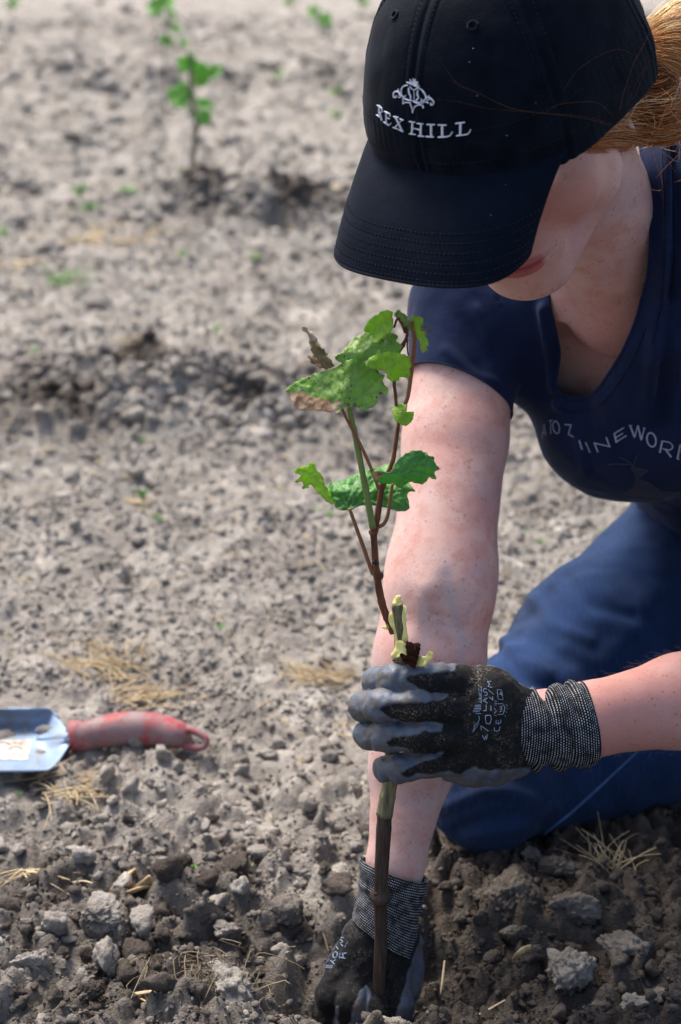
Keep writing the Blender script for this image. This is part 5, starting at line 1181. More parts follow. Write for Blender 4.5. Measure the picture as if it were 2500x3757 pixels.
# ------------------------------------------------------------------ t-shirt
f = Field((-.04, 1.22, .08), (.70, 2.0, .68), .003)
shirt_torso(f)
f.cone(shR, shR + (elR - shR) * .50, .0500, .0490, .02); f.cone(shL, shL + (elL - shL) * .55, .053, .054, .02)
V, F = f.mesh(3); del f
T = tri(F); q = pj(V); N = vnormals(V, F)
front = (N @ FW < .25)
NECK = [(2009, 1060), (2012, 1110), (2036, 1189), (2056, 1290), (2047, 1385), (2052, 1439), (2080, 1460), (2140, 1459), (2193, 1436), (2240, 1367), (2294, 1284), (2330, 1189), (2352, 1100), (2376, 1020), (2384, 900), (2382, 744), (2362, 620), (2345, 520), (2352, 440), (2250, 380), (2050, 600), (1990, 900)]
sd_ = spoly(q[:, :2], NECK)
g = np.where(q[:, 2] < 1.66, sd_ / FPX * 1.5, .05)
arm_t = nrm(elR - shR); hem = unp(1690, 1415, 1.58); hn = nrm(arm_t + .30 * np.array([-1, 0, 0]) * 0 + nrm(unp(1873, 1470, 1.58) - unp(1522, 1330, 1.58)) * -.28)
near = np.linalg.norm(V - shR, axis=1) < .25
armq = V - shR; ta = armq @ arm_t; ra_ = np.linalg.norm(armq - ta[:, None] * arm_t, axis=1)
hemd = -((V - hem) @ hn); isarm = (ra_ < .062) & (ta > .03) & (q[:, 0] < 1960)
g = np.minimum(g, np.where(isarm, hemd, 1))
arm_l = nrm(elL - shL); tb_ = (V - shL) @ arm_l; rb_ = np.linalg.norm(V - shL - tb_[:, None] * arm_l, axis=1); g = np.minimum(g, np.where((rb_ < .066) & (tb_ > .05), .145 - tb_, 1))
dn = (V - nkB) @ ax_t; g = np.minimum(g, .455 - dn)
SV, ST_, cutv = clip(V, T, g)
# folds: soft pulls from the shoulder and armpit, sag under the collar
def folds(V):
    q = pj(V)[:, :2]; d = np.zeros(len(V))
    for ln, w_, a_ in [([(1790, 1100), (1830, 1230), (1872, 1440)], 30, -.006), ([(1760, 1130), (1800, 1290), (1865, 1430)], 26, .003), ([(1640, 1290), (1740, 1370), (1850, 1410)], 20, .0020), ([(1660, 1240), (1760, 1320), (1860, 1385)], 18, -.0025), ([(1700, 1180), (1780, 1290), (1862, 1370)], 16, -.0022),
                       ([(2050, 1480), (2110, 1600), (2150, 1720)], 16, .0050), ([(2070, 1520), (2130, 1640), (2165, 1730)], 20, -.0040), ([(1990, 1130), (2020, 1300), (2040, 1420)], 18, .008), ([(1950, 1120), (1975, 1300), (2000, 1450)], 26, -.0015),
                       ([(2440, 480), (2455, 760), (2440, 1000), (2420, 1300)], 22, 0.0068), ([(2475, 560), (2480, 800), (2460, 1100)], 18, -0.0085), ([(2400, 1150), (2390, 1350), (2360, 1500)], 24, 0.0051), ([(2440, 1150), (2430, 1350), (2420, 1560)], 22, -0.0059), ([(2480, 1250), (2475, 1420), (2490, 1600)], 22, 0.0051),
                       ([(2200, 1560), (2300, 1540), (2420, 1520)], 26, .0018), ([(1540, 1150), (1560, 1260), (1600, 1350)], 24, -.0012)]:
        P = spline(np.array(ln, float), 14); L = dpoly(q, P, False); d += a_ * np.exp(-(L / w_) ** 2)
    av = V - shR; ta_ = av @ arm_t; inarm = (np.linalg.norm(av - ta_[:, None] * arm_t, axis=1) < .062) & (ta_ > -.01)
    return np.maximum(d, np.where(inarm, -.0003, -.0065)) + .0030 * vnoise(V * np.array([24, 24, 15]), 71) + .0008 * vnoise(V * 60, 72)
Ns = vnormals(SV, ST_); SV = SV + Ns * (folds(SV) * (Ns @ FW < .3))[:, None]
lps = sorted(loops_of(ST_), key=len, reverse=True)
for _ in range(6):                                   # even out the cut edges
    for lp in lps:
        P = SV[lp]; SV[lp] = .5 * P + .25 * (np.roll(P, 1, 0) + np.roll(P, -1, 0))
Ns = vnormals(SV, ST_); n = len(SV); inn = SV - Ns * .0013
E_ = edges_of(ST_); key = np.sort(E_, 1); _, ii, cc_ = np.unique(key, axis=0, return_index=True, return_counts=True); be = E_[ii[cc_ == 1]]
rimf = np.concatenate([np.stack([be[:, 1], be[:, 0], be[:, 0] + n], -1), np.stack([be[:, 1], be[:, 0] + n, be[:, 1] + n], -1)])
shirt = mk('t_shirt', np.vstack([SV, inn]), np.concatenate([ST_, ST_[:, ::-1] + n, rimf]), M['shirt'], person)
SHIRT_BVH = bvh_of(SV, ST_)
# ribbed collar and hem lines: a rounded band along each opening
for lp in lps[:5]:
    P = SV[lp]
    if len(P) < 60: continue
    qq = pj(P); neckish = inpoly(qq[:, :2].mean(0)[None], NECK)[0]
    Q = np.vstack([P, P[:1]]); L = np.concatenate([[0], np.cumsum(np.linalg.norm(np.diff(Q, axis=0), axis=1))]); m = int(L[-1] / .004)
    C = np.stack([np.interp(np.linspace(0, L[-1], m), L, Q[:, i]) for i in range(3)], 1)
    for _ in range(4): C[1:-1] = .5 * C[1:-1] + .25 * (C[2:] + C[:-2])
    V, F = tube(C, .0014 if neckish else .0010, 7, cap=False); mk('collar_edge' if neckish else 'hem', V, F, M['shirt'], shirt)
V, F = strokes(SHIRT_BVH, [[(2428, 500), (2434, 640), (2440, 800), (2441, 960), (2428, 1120), (2395, 1260)], [(2462, 520), (2468, 660), (2474, 800), (2474, 960), (2462, 1120)]], 4, 1.45, lift=.0002, thick=.0006); mk('shoulder_seam', V, F, M['capthread'], shirt)
V, F = strokes(SHIRT_BVH, [[(2050, 1492), (2080, 1512), (2145, 1510), (2215, 1480), (2270, 1410), (2330, 1310), (2372, 1200)]], 3, 1.5, lift=.0002, thick=.0005); mk('collar_stitching', V, F, M['capthread'], shirt)
def sz(u, v): return (1900 + u * .3827, 1450 + v * .3827)
def ellp(cx, cy, rx, ry, rot, n=26):
    t = np.linspace(0, 2 * math.pi, n); c, s = math.cos(rot), math.sin(rot); return [(cx + rx * math.cos(a) * c - ry * math.sin(a) * s, cy + rx * math.cos(a) * s + ry * math.sin(a) * c) for a in t]
TX = [([(235, 420), (258, 275), (272, 388)], 7), ([(243, 362), (267, 352)], 6), ([(298, 245), (338, 240)], 7), ([(318, 243), (319, 368)], 7), (ellp(371, 308, 30, 60, -.18), 10), ([(455, 280), (512, 286), (487, 374), (540, 400)], 13), ([(590, 432), (618, 518)], 14), ([(608, 470), (600, 500)], 8), ([(652, 450), (694, 546)], 18),
      ([(736, 456), (768, 541)], 19), ([(736, 458), (882, 492)], 13), ([(850, 404), (883, 495)], 17), ([(926, 366), (947, 452)], 18), ([(926, 368), (1018, 310)], 13), ([(936, 410), (1010, 364)], 12), ([(946, 448), (1042, 386)], 13), ([(1076, 288), (1122, 402)], 18), ([(1122, 402), (1152, 290)], 12), ([(1152, 290), (1186, 428)], 18), ([(1186, 428), (1216, 312)], 12), ([(1064, 287), (1096, 288)], 8), ([(1200, 308), (1224, 318)], 8),
      (ellp(1283, 427, 42, 68, -.22), 16), ([(1387, 438), (1364, 548)], 18), ([(1387, 438), (1458, 452), (1486, 478), (1484, 508), (1456, 526), (1392, 512)], 13), ([(1420, 522), (1470, 590)], 18), ([(1560, 470), (1532, 606)], 18), ([(1532, 610), (1554, 612)], 8), ([(1566, 545), (1640, 480)], 13), ([(1580, 540), (1640, 640)], 18), ([(1740, 560), (1700, 540), (1680, 580), (1720, 620), (1700, 670), (1660, 650)], 14)]
V, F = strokes(SHIRT_BVH, [[sz(*p) for p in l] for l, _ in TX], [w_ * .3827 for _, w_ in TX], 1.45, lift=.0003, thick=.0002, step=3); mk('printed_words', V, F, M['shirtprint'], shirt)
PL = [(1100, 660), (1150, 690), (1255, 712), (1222, 762), (1160, 800), (1232, 822), (1300, 860), (1372, 915), (1570, 925), (1490, 1000), (1420, 1022), (1400, 985), (1300, 988), (1200, 988), (1000, 950), (1090, 890), (1132, 820), (1120, 760), (1085, 705)]
HL = []
for c0 in range(900, 2400, 15):
    run = []
    for s_ in np.linspace(0, 520, 105):
        p = (c0 - .47 * s_ , 560 + s_)
        if inpoly(np.array(p), PL): run.append(p)
        elif len(run) > 2: HL.append(run); run = []
        else: run = []
HL = [[r_[0], r_[-1]] for r_ in HL]
HL += [[(975, 592), (1040, 622), (1100, 668)], [(1148, 575), (1128, 625), (1115, 668)], [(860, 665), (960, 655), (1070, 665)]]
V, F = strokes(SHIRT_BVH, [[sz(*p) for p in l] for l in HL], 1.7, 1.45, lift=.0003, thick=.00015, step=5); mk('faded_leaf_print', V, F, M['shirtfaint'], shirt)

# ------------------------------------------------------------------ jeans
kn = unp(1800, 2885, 1.665); hpR = np.array([.380, 1.762, .185]); hpL = np.array([.560, 1.765, .185]); knL = np.array([.66, 1.42, .062]); 
f = Field((.02, 1.28, -.06), (.98, 2.12, .42), .0036)
mid_ = kn + (hpR - kn) * .5 + np.array([-.009, 0, .009])
f.cone(kn, mid_, .0560, .0800, .02); f.cone(mid_, hpR, .0800, .076, .02); f.cone(kn + np.array([.0, .0, -.002]), kn + (mid_ - kn) * .35 + np.array([-.012, -.004, .012]), .0545, .066, .02)
f.cone(knL, hpL, .060, .110, .02); f.cone(hpR + np.array([.02, .01, .0]), hpL, .085, .105, .03); f.cone((hpR + hpL) / 2 + np.array([.02, .02, 0]), tl(0, -.01, .40), .105, .112, .03)
anR = np.array([.500, 1.63, .050]); anL = np.array([.84, 1.70, .050])
f.cone(kn + np.array([.02, .02, -.012]), anR, .0520, .042, .008); f.cone(knL + np.array([.0, .02, -.012]), anL, .052, .040, .008)
V, F = f.mesh(3); del f
N = vnormals(V, F); q = pj(V)[:, :2]; d = .0030 * vnoise(V * np.array([22, 22, 22]), 81) + .0014 * vnoise(V * 55, 82)
ax_th = nrm(hpR - kn); tt = (V - kn) @ ax_th
d += .0022 * np.sin(tt * 150 + 3 * vnoise(V * 18, 83)) * np.exp(-((tt - .09) / .10) ** 2) * .7
for ln, w_, a_ in [([(1830, 2330), (1900, 2420), (2010, 2470)], 26, .0045), ([(1850, 2390), (1930, 2490), (2060, 2530)], 24, -.0045), ([(1960, 2200), (2040, 2300), (2160, 2350)], 28, .004), ([(2080, 2120), (2180, 2220), (2320, 2260)], 28, -.004), ([(1640, 2830), (1760, 2790), (1900, 2800)], 18, -.003), ([(1720, 3060), (1900, 3030), (2050, 2960)], 14, .003), ([(1980, 2750), (2100, 2700), (2250, 2600)], 30, .004), ([(1700, 2700), (1850, 2640), (2000, 2680)], 30, .004), ([(1640, 2960), (1800, 2900), (1960, 2930)], 26, .004), ([(1680, 3040), (1850, 2990), (1980, 3010)], 22, -.004), ([(2330, 2100), (2400, 2200), (2500, 2240)], 40, -.0015)]: d += a_ * np.exp(-(dpoly(q, spline(np.array(ln, float), 12), False) / w_) ** 2)
V = V + N * d[:, None]; V[:, 2] = np.maximum(V[:, 2], -.03)
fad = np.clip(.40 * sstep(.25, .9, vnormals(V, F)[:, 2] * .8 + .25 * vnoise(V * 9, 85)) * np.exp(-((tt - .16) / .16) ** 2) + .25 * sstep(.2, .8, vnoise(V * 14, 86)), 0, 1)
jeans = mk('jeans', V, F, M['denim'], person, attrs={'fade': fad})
JEANS_BVH = bvh_of(V, F)
V, F = strokes(JEANS_BVH, [[(2480, 2600), (2327, 2769), (2180, 2905), (2085, 2990), (2000, 3055), (1978, 3110)]], 9, 1.75, lift=.0006, thick=.0012); mk('side_seam', V, F, M['denimthread'], jeans)
# boots tucked behind
for a_, s_ in ((anR, 1), (anL, 1)):
    f = Field(a_ - .17, a_ + .20, .005); f.cone(a_ + np.array([0, -.01, .0]), a_ + np.array([.045, .02, -.005]), .042, .040, .02); f.cone(a_ + np.array([.05, .02, -.015]), a_ + np.array([.075, .0, -.045]), .036, .030, .02)
    V, F = f.mesh(2); V[:, 2] = np.maximum(V[:, 2], -.03); mk('boot', V, F, M['root'], person)
# ------------------------------------------------------------------ gloves
def gz(u, v): return (1250 + u * .4145, 2420 + v * .4145)
def glove(name, chains, meta, thumb, black, cuffdir, extra=(), lo=None, hi=None, flap=None):
    pts = np.array([unp(*p[:3]) for c in chains + meta + [thumb] + list(extra) for p in c]); f = Field(pts.min(0) - .035, pts.max(0) + .035, .00135)
    for c in meta: f.chain([unp(*p[:3]) for p in c], [p[3] for p in c], .016)
    for c in extra: f.chain([unp(*p[:3]) for p in c], [p[3] for p in c], .010)
    f.chain([unp(*p[:3]) for p in thumb], [p[3] for p in thumb], .008)
    for c in chains:
        g_ = Field.__new__(Field); g_.h, g_.o, g_.n = f.h, f.o, f.n; g_.D = np.full(f.n, 1.0, np.float32)
        g_.chain([unp(*p[:3]) for p in c], [p[3] for p in c], .006); k = .0012; d = g_.D; hh = np.maximum(k - np.abs(f.D - d), 0) / k; f.D = np.minimum(f.D, d) - hh * hh * k * .25
    V, F = f.mesh(2); N = vnormals(V, F); q = pj(V)
    sdp = spoly(q[:, :2], black); coat = sstep(-2.5, 2.5, sdp + 3.0 * vnoise(np.stack([q[:, 0] * .05, q[:, 1] * .05, q[:, 0] * 0], -1), 5)); view = N @ nrm(FW)
    coat = np.maximum(coat, sstep(.02, .25, view))
    wr = .0008 * coat * np.sin(q[:, 0] * .105 + 2.5 * vnoise(V * 60, 93)) * sstep(-.1, .5, vnoise(V * 45, 94)) + .0007 * vnoise(V * 90, 91) + .0006 * vnoise(V * 220, 92)
    return V + N * (wr + .0007 * coat)[:, None], F, coat, q, N
IX, MD, RG, PK = .0117, .0114, .0109, .0097
ch = [[(1700, 2503, 1.388, .0135), (1560, 2493, 1.371, IX), (1455, 2497, 1.376, IX), (1383, 2503, 1.398, .0118)],
      [(1690, 2602, 1.380, .0135), (1520, 2594, 1.362, MD), (1400, 2590, 1.370, MD), (1334, 2592, 1.394, .0116)],
      [(1690, 2700, 1.381, .0130), (1545, 2703, 1.365, RG), (1420, 2700, 1.373, RG), (1350, 2699, 1.396, .0110)],
      [(1710, 2782, 1.389, .0120), (1580, 2800, 1.378, PK), (1480, 2817, 1.382, PK), (1412, 2822, 1.398, .0098)]]
mt = [[(1705, 2505, 1.390, .0130), (1800, 2535, 1.392, .0150), (1880, 2585, 1.404, .0160)], [(1695, 2602, 1.383, .0130), (1800, 2610, 1.388, .0150), (1895, 2635, 1.404, .0175)],
      [(1695, 2700, 1.384, .0130), (1800, 2690, 1.390, .0150), (1895, 2680, 1.404, .0175)], [(1712, 2782, 1.391, .0130), (1800, 2775, 1.395, .0150), (1885, 2755, 1.406, .0165)], [(1720, 2560, 1.400, .012), (1760, 2740, 1.402, .014)]]
th = [(1850, 2600, 1.424, .0180), (1730, 2555, 1.428, .0150), (1590, 2545, 1.424, .0130), (1480, 2575, 1.4165, .0118), (1425, 2605, 1.4150, .0105)]
ex = [[(1650, 2832, 1.398, .0070), (1720, 2822, 1.400, .0105), (1800, 2815, 1.404, .0115), (1890, 2795, 1.410, .0110)]]
BLK = [(2100, 180), (2000, 20), (1400, 40), (1150, 40), (1040, 45), (1005, 95), (900, 118), (720, 122), (620, 140), (585, 165), (600, 195), (700, 255), (800, 290), (900, 300), (958, 312), (942, 345), (850, 365), (700, 378), (550, 385), (400, 405), (345, 435), (360, 460), (450, 510), (560, 545), (700, 555), (840, 553), (902, 570), (892, 640), (740, 640), (640, 670), (480, 690), (412, 735), (430, 765), (560, 770), (640, 815), (760, 838), (870, 822), (925, 812), (850, 870), (700, 920), (600, 970), (525, 1000), (550, 1035), (600, 1040), (660, 1000), (800, 1010), (870, 1000), (950, 985), (1050, 1005), (1200, 950), (1300, 980), (1640, 965), (2100, 960)]
V, F, coat, q, N = glove('glove', ch, mt, th, [gz(*p) for p in BLK], None, ex)
dirt = np.clip(.55 + .5 * vnoise(V * 40, 95), 0, 1) * sstep(.5, -.6, N @ FW)
glv = mk('glove', V, F, M['glove'], person, attrs={'coat': coat, 'dirt': dirt}, label='upper glove, gripping the vine, with grey coated fingertips')
GL_BVH = bvh_of(V, F)
# print on the back of the hand, reading up the hand
def gt(u, v): return (1660 + u * .3571, 2440 + v * .3571)
GT = [([(280, 225), (300, 225), (300, 290)], 6), ([(272, 232), (274, 262), (300, 262)], 6), ([(276, 272), (278, 300), (300, 300)], 6), ([(272, 308), (300, 312), (300, 345), (272, 345)], 6), ([(285, 312), (286, 340)], 6), ([(272, 355), (298, 358), (298, 395)], 6), ([(270, 378), (298, 382)], 6), ([(235, 415), (296, 412)], 7), ([(230, 432), (296, 430)], 7), ([(225, 448), (296, 446)], 7), ([(215, 464), (296, 462)], 7), ([(212, 480), (280, 480)], 7), ([(240, 500), (292, 500)], 6), ([(272, 520), (280, 560), (256, 600)], 8), ([(262, 590), (230, 625), (212, 690)], 8), ([(276, 596), (246, 640), (222, 672)], 7),
      ([(352, 248), (330, 242), (318, 262), (332, 285), (348, 275), (362, 292), (352, 318), (332, 310)], 8), ([(362, 340), (315, 366), (362, 392)], 8), ([(342, 352), (344, 384)], 7), ([(350, 405), (350, 470), (318, 470)], 8),
      ([(398, 170), (362, 170), (384, 200), (368, 222), (408, 232)], 8), ([(368, 255), (425, 302)], 7), ([(378, 330), (416, 362)], 8), ([(416, 362), (414, 322)], 8), ([(398, 420), (398, 466)], 8),
      ([(340, 520), (395, 515), (400, 560), (385, 605), (350, 600), (340, 555), (345, 520)], 9), ([(292, 625), (318, 640), (372, 680)], 9), ([(292, 625), (300, 665)], 9), ([(310, 720), (330, 770), (345, 725), (350, 768), (362, 712)], 9),
      ([(462, 252), (505, 258)], 5), ([(505, 258), (522, 358), (474, 352), (460, 252)], 5), ([(490, 275), (508, 310)], 5), ([(478, 300), (498, 300)], 5), ([(432, 370), (456, 372)], 6), ([(432, 390), (456, 395)], 6), ([(430, 410), (454, 414)], 5), ([(430, 440), (452, 470), (430, 500)], 6), ([(430, 515), (452, 520)], 6),
      ([(470, 400), (515, 395), (538, 430), (535, 470), (515, 508), (472, 505)], 6), ([(485, 430), (510, 425), (500, 460)], 6), ([(488, 480), (512, 470)], 6), ([(548, 405), (566, 420)], 4), ([(548, 440), (564, 445)], 4), ([(542, 480), (560, 485)], 4), ([(540, 515), (548, 535)], 4),
      ([(452, 565), (448, 600), (475, 605), (500, 590), (498, 560)], 8), ([(474, 570), (474, 602)], 7), ([(432, 640), (432, 672), (460, 682), (484, 668), (490, 632)], 8)]
V, F = strokes(GL_BVH, [[gt(*p) for p in l] for l, _ in GT], [w_ * .3571 * .85 for _, w_ in GT], 1.37, lift=.0002, thick=.00025, step=3); mk('printed_marks', V, F, M['gloveprint'], glv)
def cuff(path, rad_, tilt, wrin, parent, nst, seed, up_dir, ell=.90):
    """knitted tube: path rows (px,py,z), half height per row, axial shift of the rim per row; uv counts stitches"""
    C = spline(np.array([unp(*p) for p in path]), 110); R_ = np.interp(np.linspace(0, 1, 110), np.linspace(0, 1, len(rad_)), rad_); Ti = np.interp(np.linspace(0, 1, 110), np.linspace(0, 1, len(tilt)), tilt)
    R_ = np.convolve(np.pad(R_, 4, 'edge'), np.ones(9) / 9, 'valid')
    T = nrm(np.gradient(C, axis=0)); dd = nrm(FW); nth = 96; a = np.linspace(0, 2 * math.pi, nth + 1); V = []; uv = []
    Ax = nrm(C[-1] - C[0]); U0 = nrm(np.cross(np.cross(Ax, up_dir), Ax)); D0 = np.cross(Ax, U0); L = np.linalg.norm(C[-1] - C[0])
    t = np.linspace(0, 1, 110)
    G1 = np.stack(np.meshgrid(t * 7, np.cos(a) * 1.3, indexing='ij'), -1); P3 = np.stack([G1[..., 0], G1[..., 1], np.repeat(np.sin(a)[None] * 1.3, 110, 0)], -1)
    w_ = wrin * np.interp(t, [0, .15, .35, .75, .9, 1], [.1, .3, 1, 1, .5, .3])[:, None] * (np.sin(t[:, None] * 24 + 2.2 * vnoise(P3 * .8, seed)) * (.5 + .5 * vnoise(P3 * .7, seed + 1)) + .12 * vnoise(P3 * 1.5, seed + 2))
    r = R_[:, None] + w_
    V = C[:, None] + r[..., None] * (np.cos(a)[None, :, None] * U0 + ell * np.sin(a)[None, :, None] * D0) + (Ti[:, None] * np.cos(a)[None])[..., None] * Ax
    inn = V[-1] - (V[-1] - C[-1]) * .10 - Ax * .0008; inn2 = V[-1] - (V[-1] - C[-1]) * .14 - Ax * .012
    V = np.concatenate([V, inn[None], inn2[None]]); nu_ = V.shape[0]
    F = grid_faces(nu_, nth + 1); o = mk('cuff', V.reshape(-1, 3), F, M['cuff'], parent)
    uvu = np.repeat((a / (2 * math.pi) * nst)[None], nu_, 0); uvv = np.repeat(np.concatenate([t, [1.0, 1.05]])[:, None] * L / .00205, nth + 1, 1)
    UV = np.stack([uvu, uvv], -1).reshape(-1, 2); lay = o.data.uv_layers.new(name='stitches'); li = np.zeros(len(o.data.loops), np.int32); o.data.loops.foreach_get('vertex_index', li); lay.data.foreach_set('uv', UV[li].astype(np.float32).ravel())
    return o
cuff([(1872, 2665, 1.406), (1960, 2676, 1.410), (2040, 2672, 1.413), (2110, 2660, 1.417), (2160, 2652, 1.419)], [.0305, .0318, .0316, .0322, .0342, .0345, .0338], [0, 0, -.002, -.005, -.006], .0042, glv, 94, 3, np.array([0, 0, 1.]))

ch2 = [[(1250, 3560, 1.502, .0125), (1215, 3650, 1.494, .0118), (1206, 3740, 1.498, .0110), (1215, 3830, 1.515, .0100)], [(1305, 3585, 1.494, .0130), (1290, 3680, 1.483, .0122), (1287, 3770, 1.488, .0115), (1300, 3850, 1.51, .0105)],
       [(1375, 3600, 1.494, .0130), (1380, 3700, 1.486, .0122), (1385, 3790, 1.49, .0115), (1395, 3860, 1.51, .0105)], [(1445, 3590, 1.500, .0130), (1458, 3690, 1.492, .0120), (1462, 3780, 1.496, .0112), (1460, 3850, 1.515, .0105)]]
mt2 = [[(1250, 3560, 1.504, .0125), (1330, 3440, 1.504, .0150)], [(1305, 3585, 1.497, .0130), (1370, 3440, 1.502, .0165)], [(1375, 3600, 1.497, .0130), (1415, 3450, 1.502, .0165)], [(1445, 3590, 1.502, .0130), (1470, 3460, 1.506, .0150)]]
th2 = [(1478, 3450, 1.512, .0150), (1492, 3540, 1.516, .0130), (1488, 3620, 1.512, .0115), (1465, 3700, 1.500, .0105)]
BLK2 = [(1100, 3330), (1560, 3330), (1545, 3430), (1522, 3500), (1500, 3560), (1480, 3640), (1462, 3700), (1440, 3757), (1440, 3900), (1360, 3900), (1352, 3700), (1362, 3640), (1345, 3612), (1320, 3640), (1300, 3690), (1284, 3757), (1275, 3900), (1250, 3900), (1243, 3740), (1246, 3690), (1236, 3690), (1222, 3750), (1210, 3900), (1100, 3900)]
V, F, coat, q, N = glove('glove', ch2, mt2, th2, BLK2, None)
dirt = np.clip(.35 + .6 * vnoise(V * 35, 97), 0, 1)
glv2 = mk('glove', V, F, M['glove'], person, attrs={'coat': coat, 'dirt': dirt * .8}, label='lower glove, reaching down into the planting hole')
GL2 = bvh_of(V, F)
def g2(u, v): return (1140 + u * .3189, 3100 + v * .3189)
GT2 = [([(415, 1245), (365, 1250), (380, 1275), (360, 1300), (400, 1305)], 11), ([(345, 1240), (330, 1300), (380, 1290)], 10), (ellp(285, 1265, 24, 36, .3, 16), 10), ([(295, 1320), (250, 1345), (275, 1370)], 10), ([(215, 1310), (195, 1345)], 9), ([(230, 1330), (265, 1360)], 9), ([(180, 1390), (255, 1395)], 9), ([(170, 1408), (250, 1415)], 9), ([(330, 1060), (385, 1070)], 8), ([(345, 1085), (375, 1115), (340, 1130)], 8), ([(350, 1140), (375, 1165)], 8), ([(430, 1110), (415, 1140)], 8), ([(300, 1170), (320, 1200)], 8), ([(410, 1150), (395, 1175)], 8)]
V, F = strokes(GL2, [[g2(*p) for p in l] for l, _ in GT2], [w_ * .3189 for _, w_ in GT2], 1.49, lift=.0002, thick=.00025, step=3); mk('printed_marks', V, F, M['gloveprint'], glv2)
cuff([(1402, 3440, 1.502), (1418, 3370, 1.502), (1432, 3290, 1.501), (1448, 3188, 1.500)], [.0275, .0285, .0272, .0288, .0300], [-.012, -.010, -.006, -.0045], .0014, glv2, 90, 8, np.array([1., 0, 0]))
# ------------------------------------------------------------------ hair
f = Field(HC - .19, HC + .19, .003)
f.ell(hl(0, -.020, .018), (.0835, .092, .078), HM, .01); f.ell(hl(0, -.062, -.035), (.062, .040, .055), HM, .02)
for s in (-1, 1): f.cone(hl(s * .073, .018, -.010), hl(s * .070, -.045, -.032), .011, .017, .012)
pony0 = hl(.006, -.112, -.004)
f.cone(hl(0, -.085, -.01), pony0, .030, .020, .02)
V, F = f.mesh(1); q = (V - HC) @ HM
T = tri(F); g = np.minimum(.052 - q[:, 1] + 0 * q[:, 0], 1); g = np.minimum(g, .030 - q[:, 2]); V, T, _ = clip(V, T, g)
hair = mk('hair', V, T, M['scalp'], person)
HAIR_BVH = bvh_of(V, T)
rh = np.random.default_rng(21)
def strands(guides, n, jit, r0, tone, nseg=18, lum=.2, wave=.0012):
    """guides: control polylines (world); strands blend between neighbouring guides"""
    G = np.array([spline(np.array(g_), nseg) for g_ in guides]); m = len(G)
    w_ = rh.uniform(0, m - 1, n); i = np.clip(w_.astype(int), 0, max(m - 2, 0)); fr = (w_ - i)[:, None, None]
    C = G[i] * (1 - fr) + G[np.minimum(i + 1, m - 1)] * fr
    t = np.linspace(0, 1, nseg)[None, :, None]
    C = C + rh.normal(0, jit, (n, 1, 3)) * (.45 + .9 * t) + wave * np.sin(t * rh.uniform(4, 11, (n, 1, 1)) + rh.uniform(0, 6, (n, 1, 1))) * rh.normal(0, 1, (n, 1, 3))
    r = r0 * rh.uniform(.6, 1.3, (n, 1)) * np.concatenate([np.ones(nseg - 4), [.9, .75, .55, .3]])[None]
    V, F = tubes_np(C, r, 3); ph_ = rh.uniform(0, 99); lk = vnoise(np.stack([w_ * 11 + ph_, 0 * w_, 0 * w_], -1), 7) + .6 * vnoise(np.stack([w_ * 31 + ph_, 0 * w_, 0 * w_], -1), 8); clump = np.clip(tone + lum * (1.0 * lk + .45 * rh.normal(0, 1, n)), 0, 1)
    tt = np.repeat(clump, nseg * 3) ; return V, F, tt
def surf(px, py, off):    # a point just outside the hair or skin seen at this pixel
    d = unp(px, py, 1.0) - CC
    best = None
    for b_ in (HAIR_BVH, BODY_BVH):
        h = b_.ray_cast(Vector(CC), Vector(d).normalized())
        if h[0] is not None:
            z = (np.array(h[0]) - CC) @ FW
            if z < 1.5: best = z if best is None else min(best, z)
    if best is None: best = 1.40
    return unp(px, py, best - off)
HP = []
# swept-back side hair from under the cap edge across the ear top
gs = [[surf(2085, 525, .004), surf(2150, 520, .005), surf(2230, 500, .007), surf(2310, 500, .009), surf(2390, 515, .006), unp(2470, 500, 1.40), unp(2560, 440, 1.43)],
      [surf(2120, 490, .004), surf(2190, 470, .007), surf(2260, 460, .009), surf(2330, 465, .010), surf(2400, 475, .008), unp(2470, 470, 1.40), unp(2540, 420, 1.43)],
      [surf(2170, 455, .004), surf(2230, 425, .007), surf(2290, 410, .009), surf(2350, 410, .010), surf(2410, 420, .008), unp(2460, 410, 1.40), unp(2510, 350, 1.43)],
      [surf(2230, 410, .004), surf(2280, 375, .006), surf(2330, 360, .008), surf(2380, 350, .008), unp(2430, 340, 1.39), unp(2490, 290, 1.43)],
      [surf(2280, 350, .004), surf(2320, 310, .006), surf(2360, 290, .008), surf(2400, 270, .008), unp(2440, 250, 1.40), unp(2500, 215, 1.43)],
      [surf(2320, 270, .004), surf(2360, 230, .006), surf(2400, 210, .008), unp(2440, 200, 1.40), unp(2500, 190, 1.43)]]
for a_ in range(5): HP.append(strands(gs[a_:a_ + 2], 330, .0016, .00022, [.55, .50, .42, .38, .38][a_], lum=.24))
HP.append(strands(gs[:2], 160, .0028, .00018, .62, lum=.15))
HP.append(strands([[surf(2110, 530, .004), surf(2200, 538, .006), surf(2290, 533, .007), surf(2370, 522, .006), unp(2460, 515, 1.40), unp(2560, 460, 1.42)], [surf(2150, 515, .005), surf(2230, 520, .008), surf(2310, 518, .008), surf(2390, 510, .006), unp(2470, 505, 1.40), unp(2560, 455, 1.42)]], 190, .0012, .00022, .60, lum=.12))
HP.append(strands([[surf(2120, 545, .002), surf(2170, 562, .003), surf(2250, 548, .004), surf(2330, 530, .004)], [surf(2140, 530, .002), surf(2200, 545, .003), surf(2270, 540, .004), surf(2350, 528, .004)]], 40, .002, .00016, .5, lum=.15))
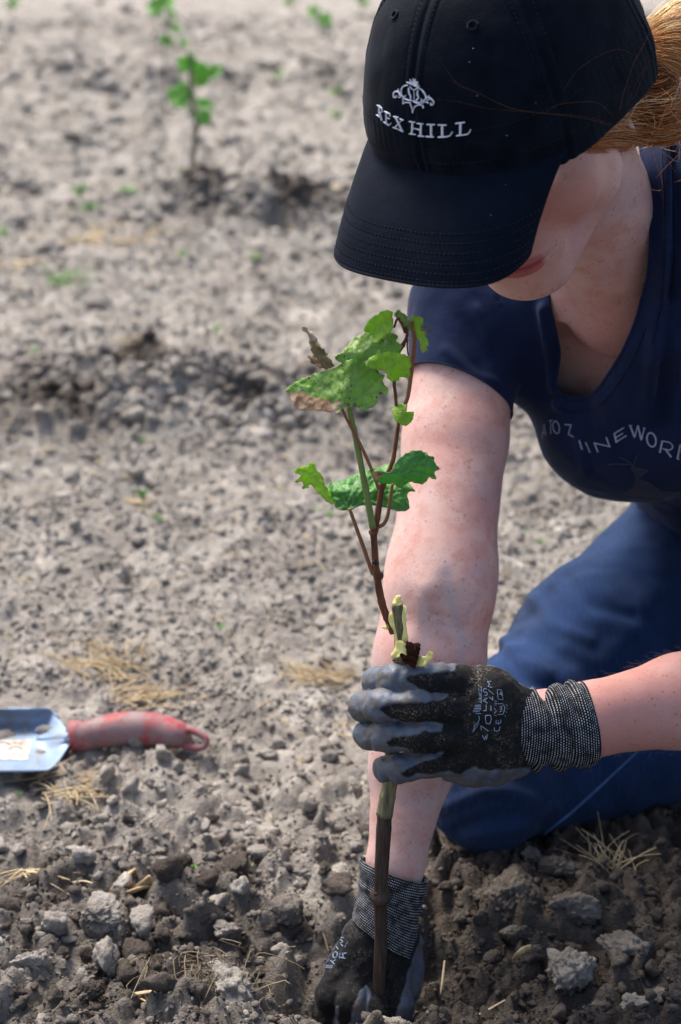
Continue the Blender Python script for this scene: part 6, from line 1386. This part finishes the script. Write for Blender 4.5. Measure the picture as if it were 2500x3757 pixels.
# ponytail: sunlit bundle rising to the right, then falling behind the shoulder
pz = 1.40
pg = [[unp(2370, 95, pz), unp(2410, 60, pz), unp(2470, 10, pz), unp(2560, -40, pz + .01), unp(2700, -20, pz + .03), unp(2800, 140, pz + .06)],
      [unp(2375, 130, pz), unp(2430, 90, pz - .01), unp(2500, 50, pz - .01), unp(2590, 40, pz), unp(2700, 90, pz + .03), unp(2770, 240, pz + .06)],
      [unp(2380, 165, pz), unp(2430, 130, pz - .015), unp(2500, 120, pz - .015), unp(2580, 130, pz), unp(2660, 200, pz + .03), unp(2720, 340, pz + .06)],
      [unp(2382, 195, pz), unp(2430, 185, pz - .015), unp(2490, 195, pz - .015), unp(2560, 230, pz), unp(2620, 300, pz + .03), unp(2670, 420, pz + .06)],
      [unp(2380, 215, pz), unp(2420, 225, pz - .01), unp(2470, 250, pz - .01), unp(2530, 300, pz), unp(2580, 380, pz + .03), unp(2600, 480, pz + .06)]]
for a_, tn in ((0, .96), (1, .92), (2, .72), (3, .78)): HP.append(strands(pg[a_:a_ + 2], 330, .0022, .00024, tn, nseg=22, lum=.13))
HP.append(strands([pg[0], pg[4]], 60, .008, .00016, .9, nseg=22, lum=.1, wave=.004))
HP.append(strands([gs[1], gs[3], gs[5]], 130, .006, .00016, .80, lum=.15, wave=.004)); HP.append(strands([pg[1], pg[3]], 120, .007, .00016, .95, nseg=22, lum=.08, wave=.004))
# stray hairs round the nape and across the cap
for k in range(70):
    p0 = unp(rh.uniform(2380, 2500), rh.uniform(260, 520), 1.40); d = rh.normal(0, .018, 3)
    HP.append(strands([[p0, p0 + d * .6 + np.array([.006, 0, 0]), p0 + d + rh.normal(0, .012, 3), p0 + d * 1.3 + rh.normal(0, .016, 3)]], 1, 0, .00013, .75, nseg=12))
for pts in ([(2240, 455), (2140, 425), (2000, 415), (1890, 408), (1790, 398), (1690, 375), (1600, 362)], [(2230, 460), (2120, 430), (1980, 412), (1870, 395), (1760, 345), (1680, 310), (1640, 250), (1620, 225)], [(2235, 420), (2200, 385), (2160, 375), (2100, 372), (2040, 385), (1995, 412)], [(2265, 405), (2275, 350), (2310, 250), (2345, 180), (2372, 125)], [(2290, 385), (2320, 310), (2355, 250), (2362, 220)], [(2310, 370), (2345, 290), (2362, 220)], [(2060, 330), (2110, 260), (2190, 205), (2260, 180), (2330, 210)]):
    hh = [on_surface(CAP_BVH, [p], .0022)[0] for p in pts]; P = [h[0] for h in hh if h]
    if len(P) > 2: HP.append(strands([P], 1, .0002, .000035, .55, nseg=24, wave=.0002))
Vs = np.concatenate([h[0] for h in HP]); off = np.cumsum([0] + [len(h[0]) for h in HP[:-1]]); Fs = np.concatenate([h[1] + o_ for h, o_ in zip(HP, off)])
mk('hair_strands', Vs, Fs, M['hair'], hair, attrs={'tone': np.concatenate([h[2] for h in HP])}, kind='stuff')
bpy.context.view_layer.update()
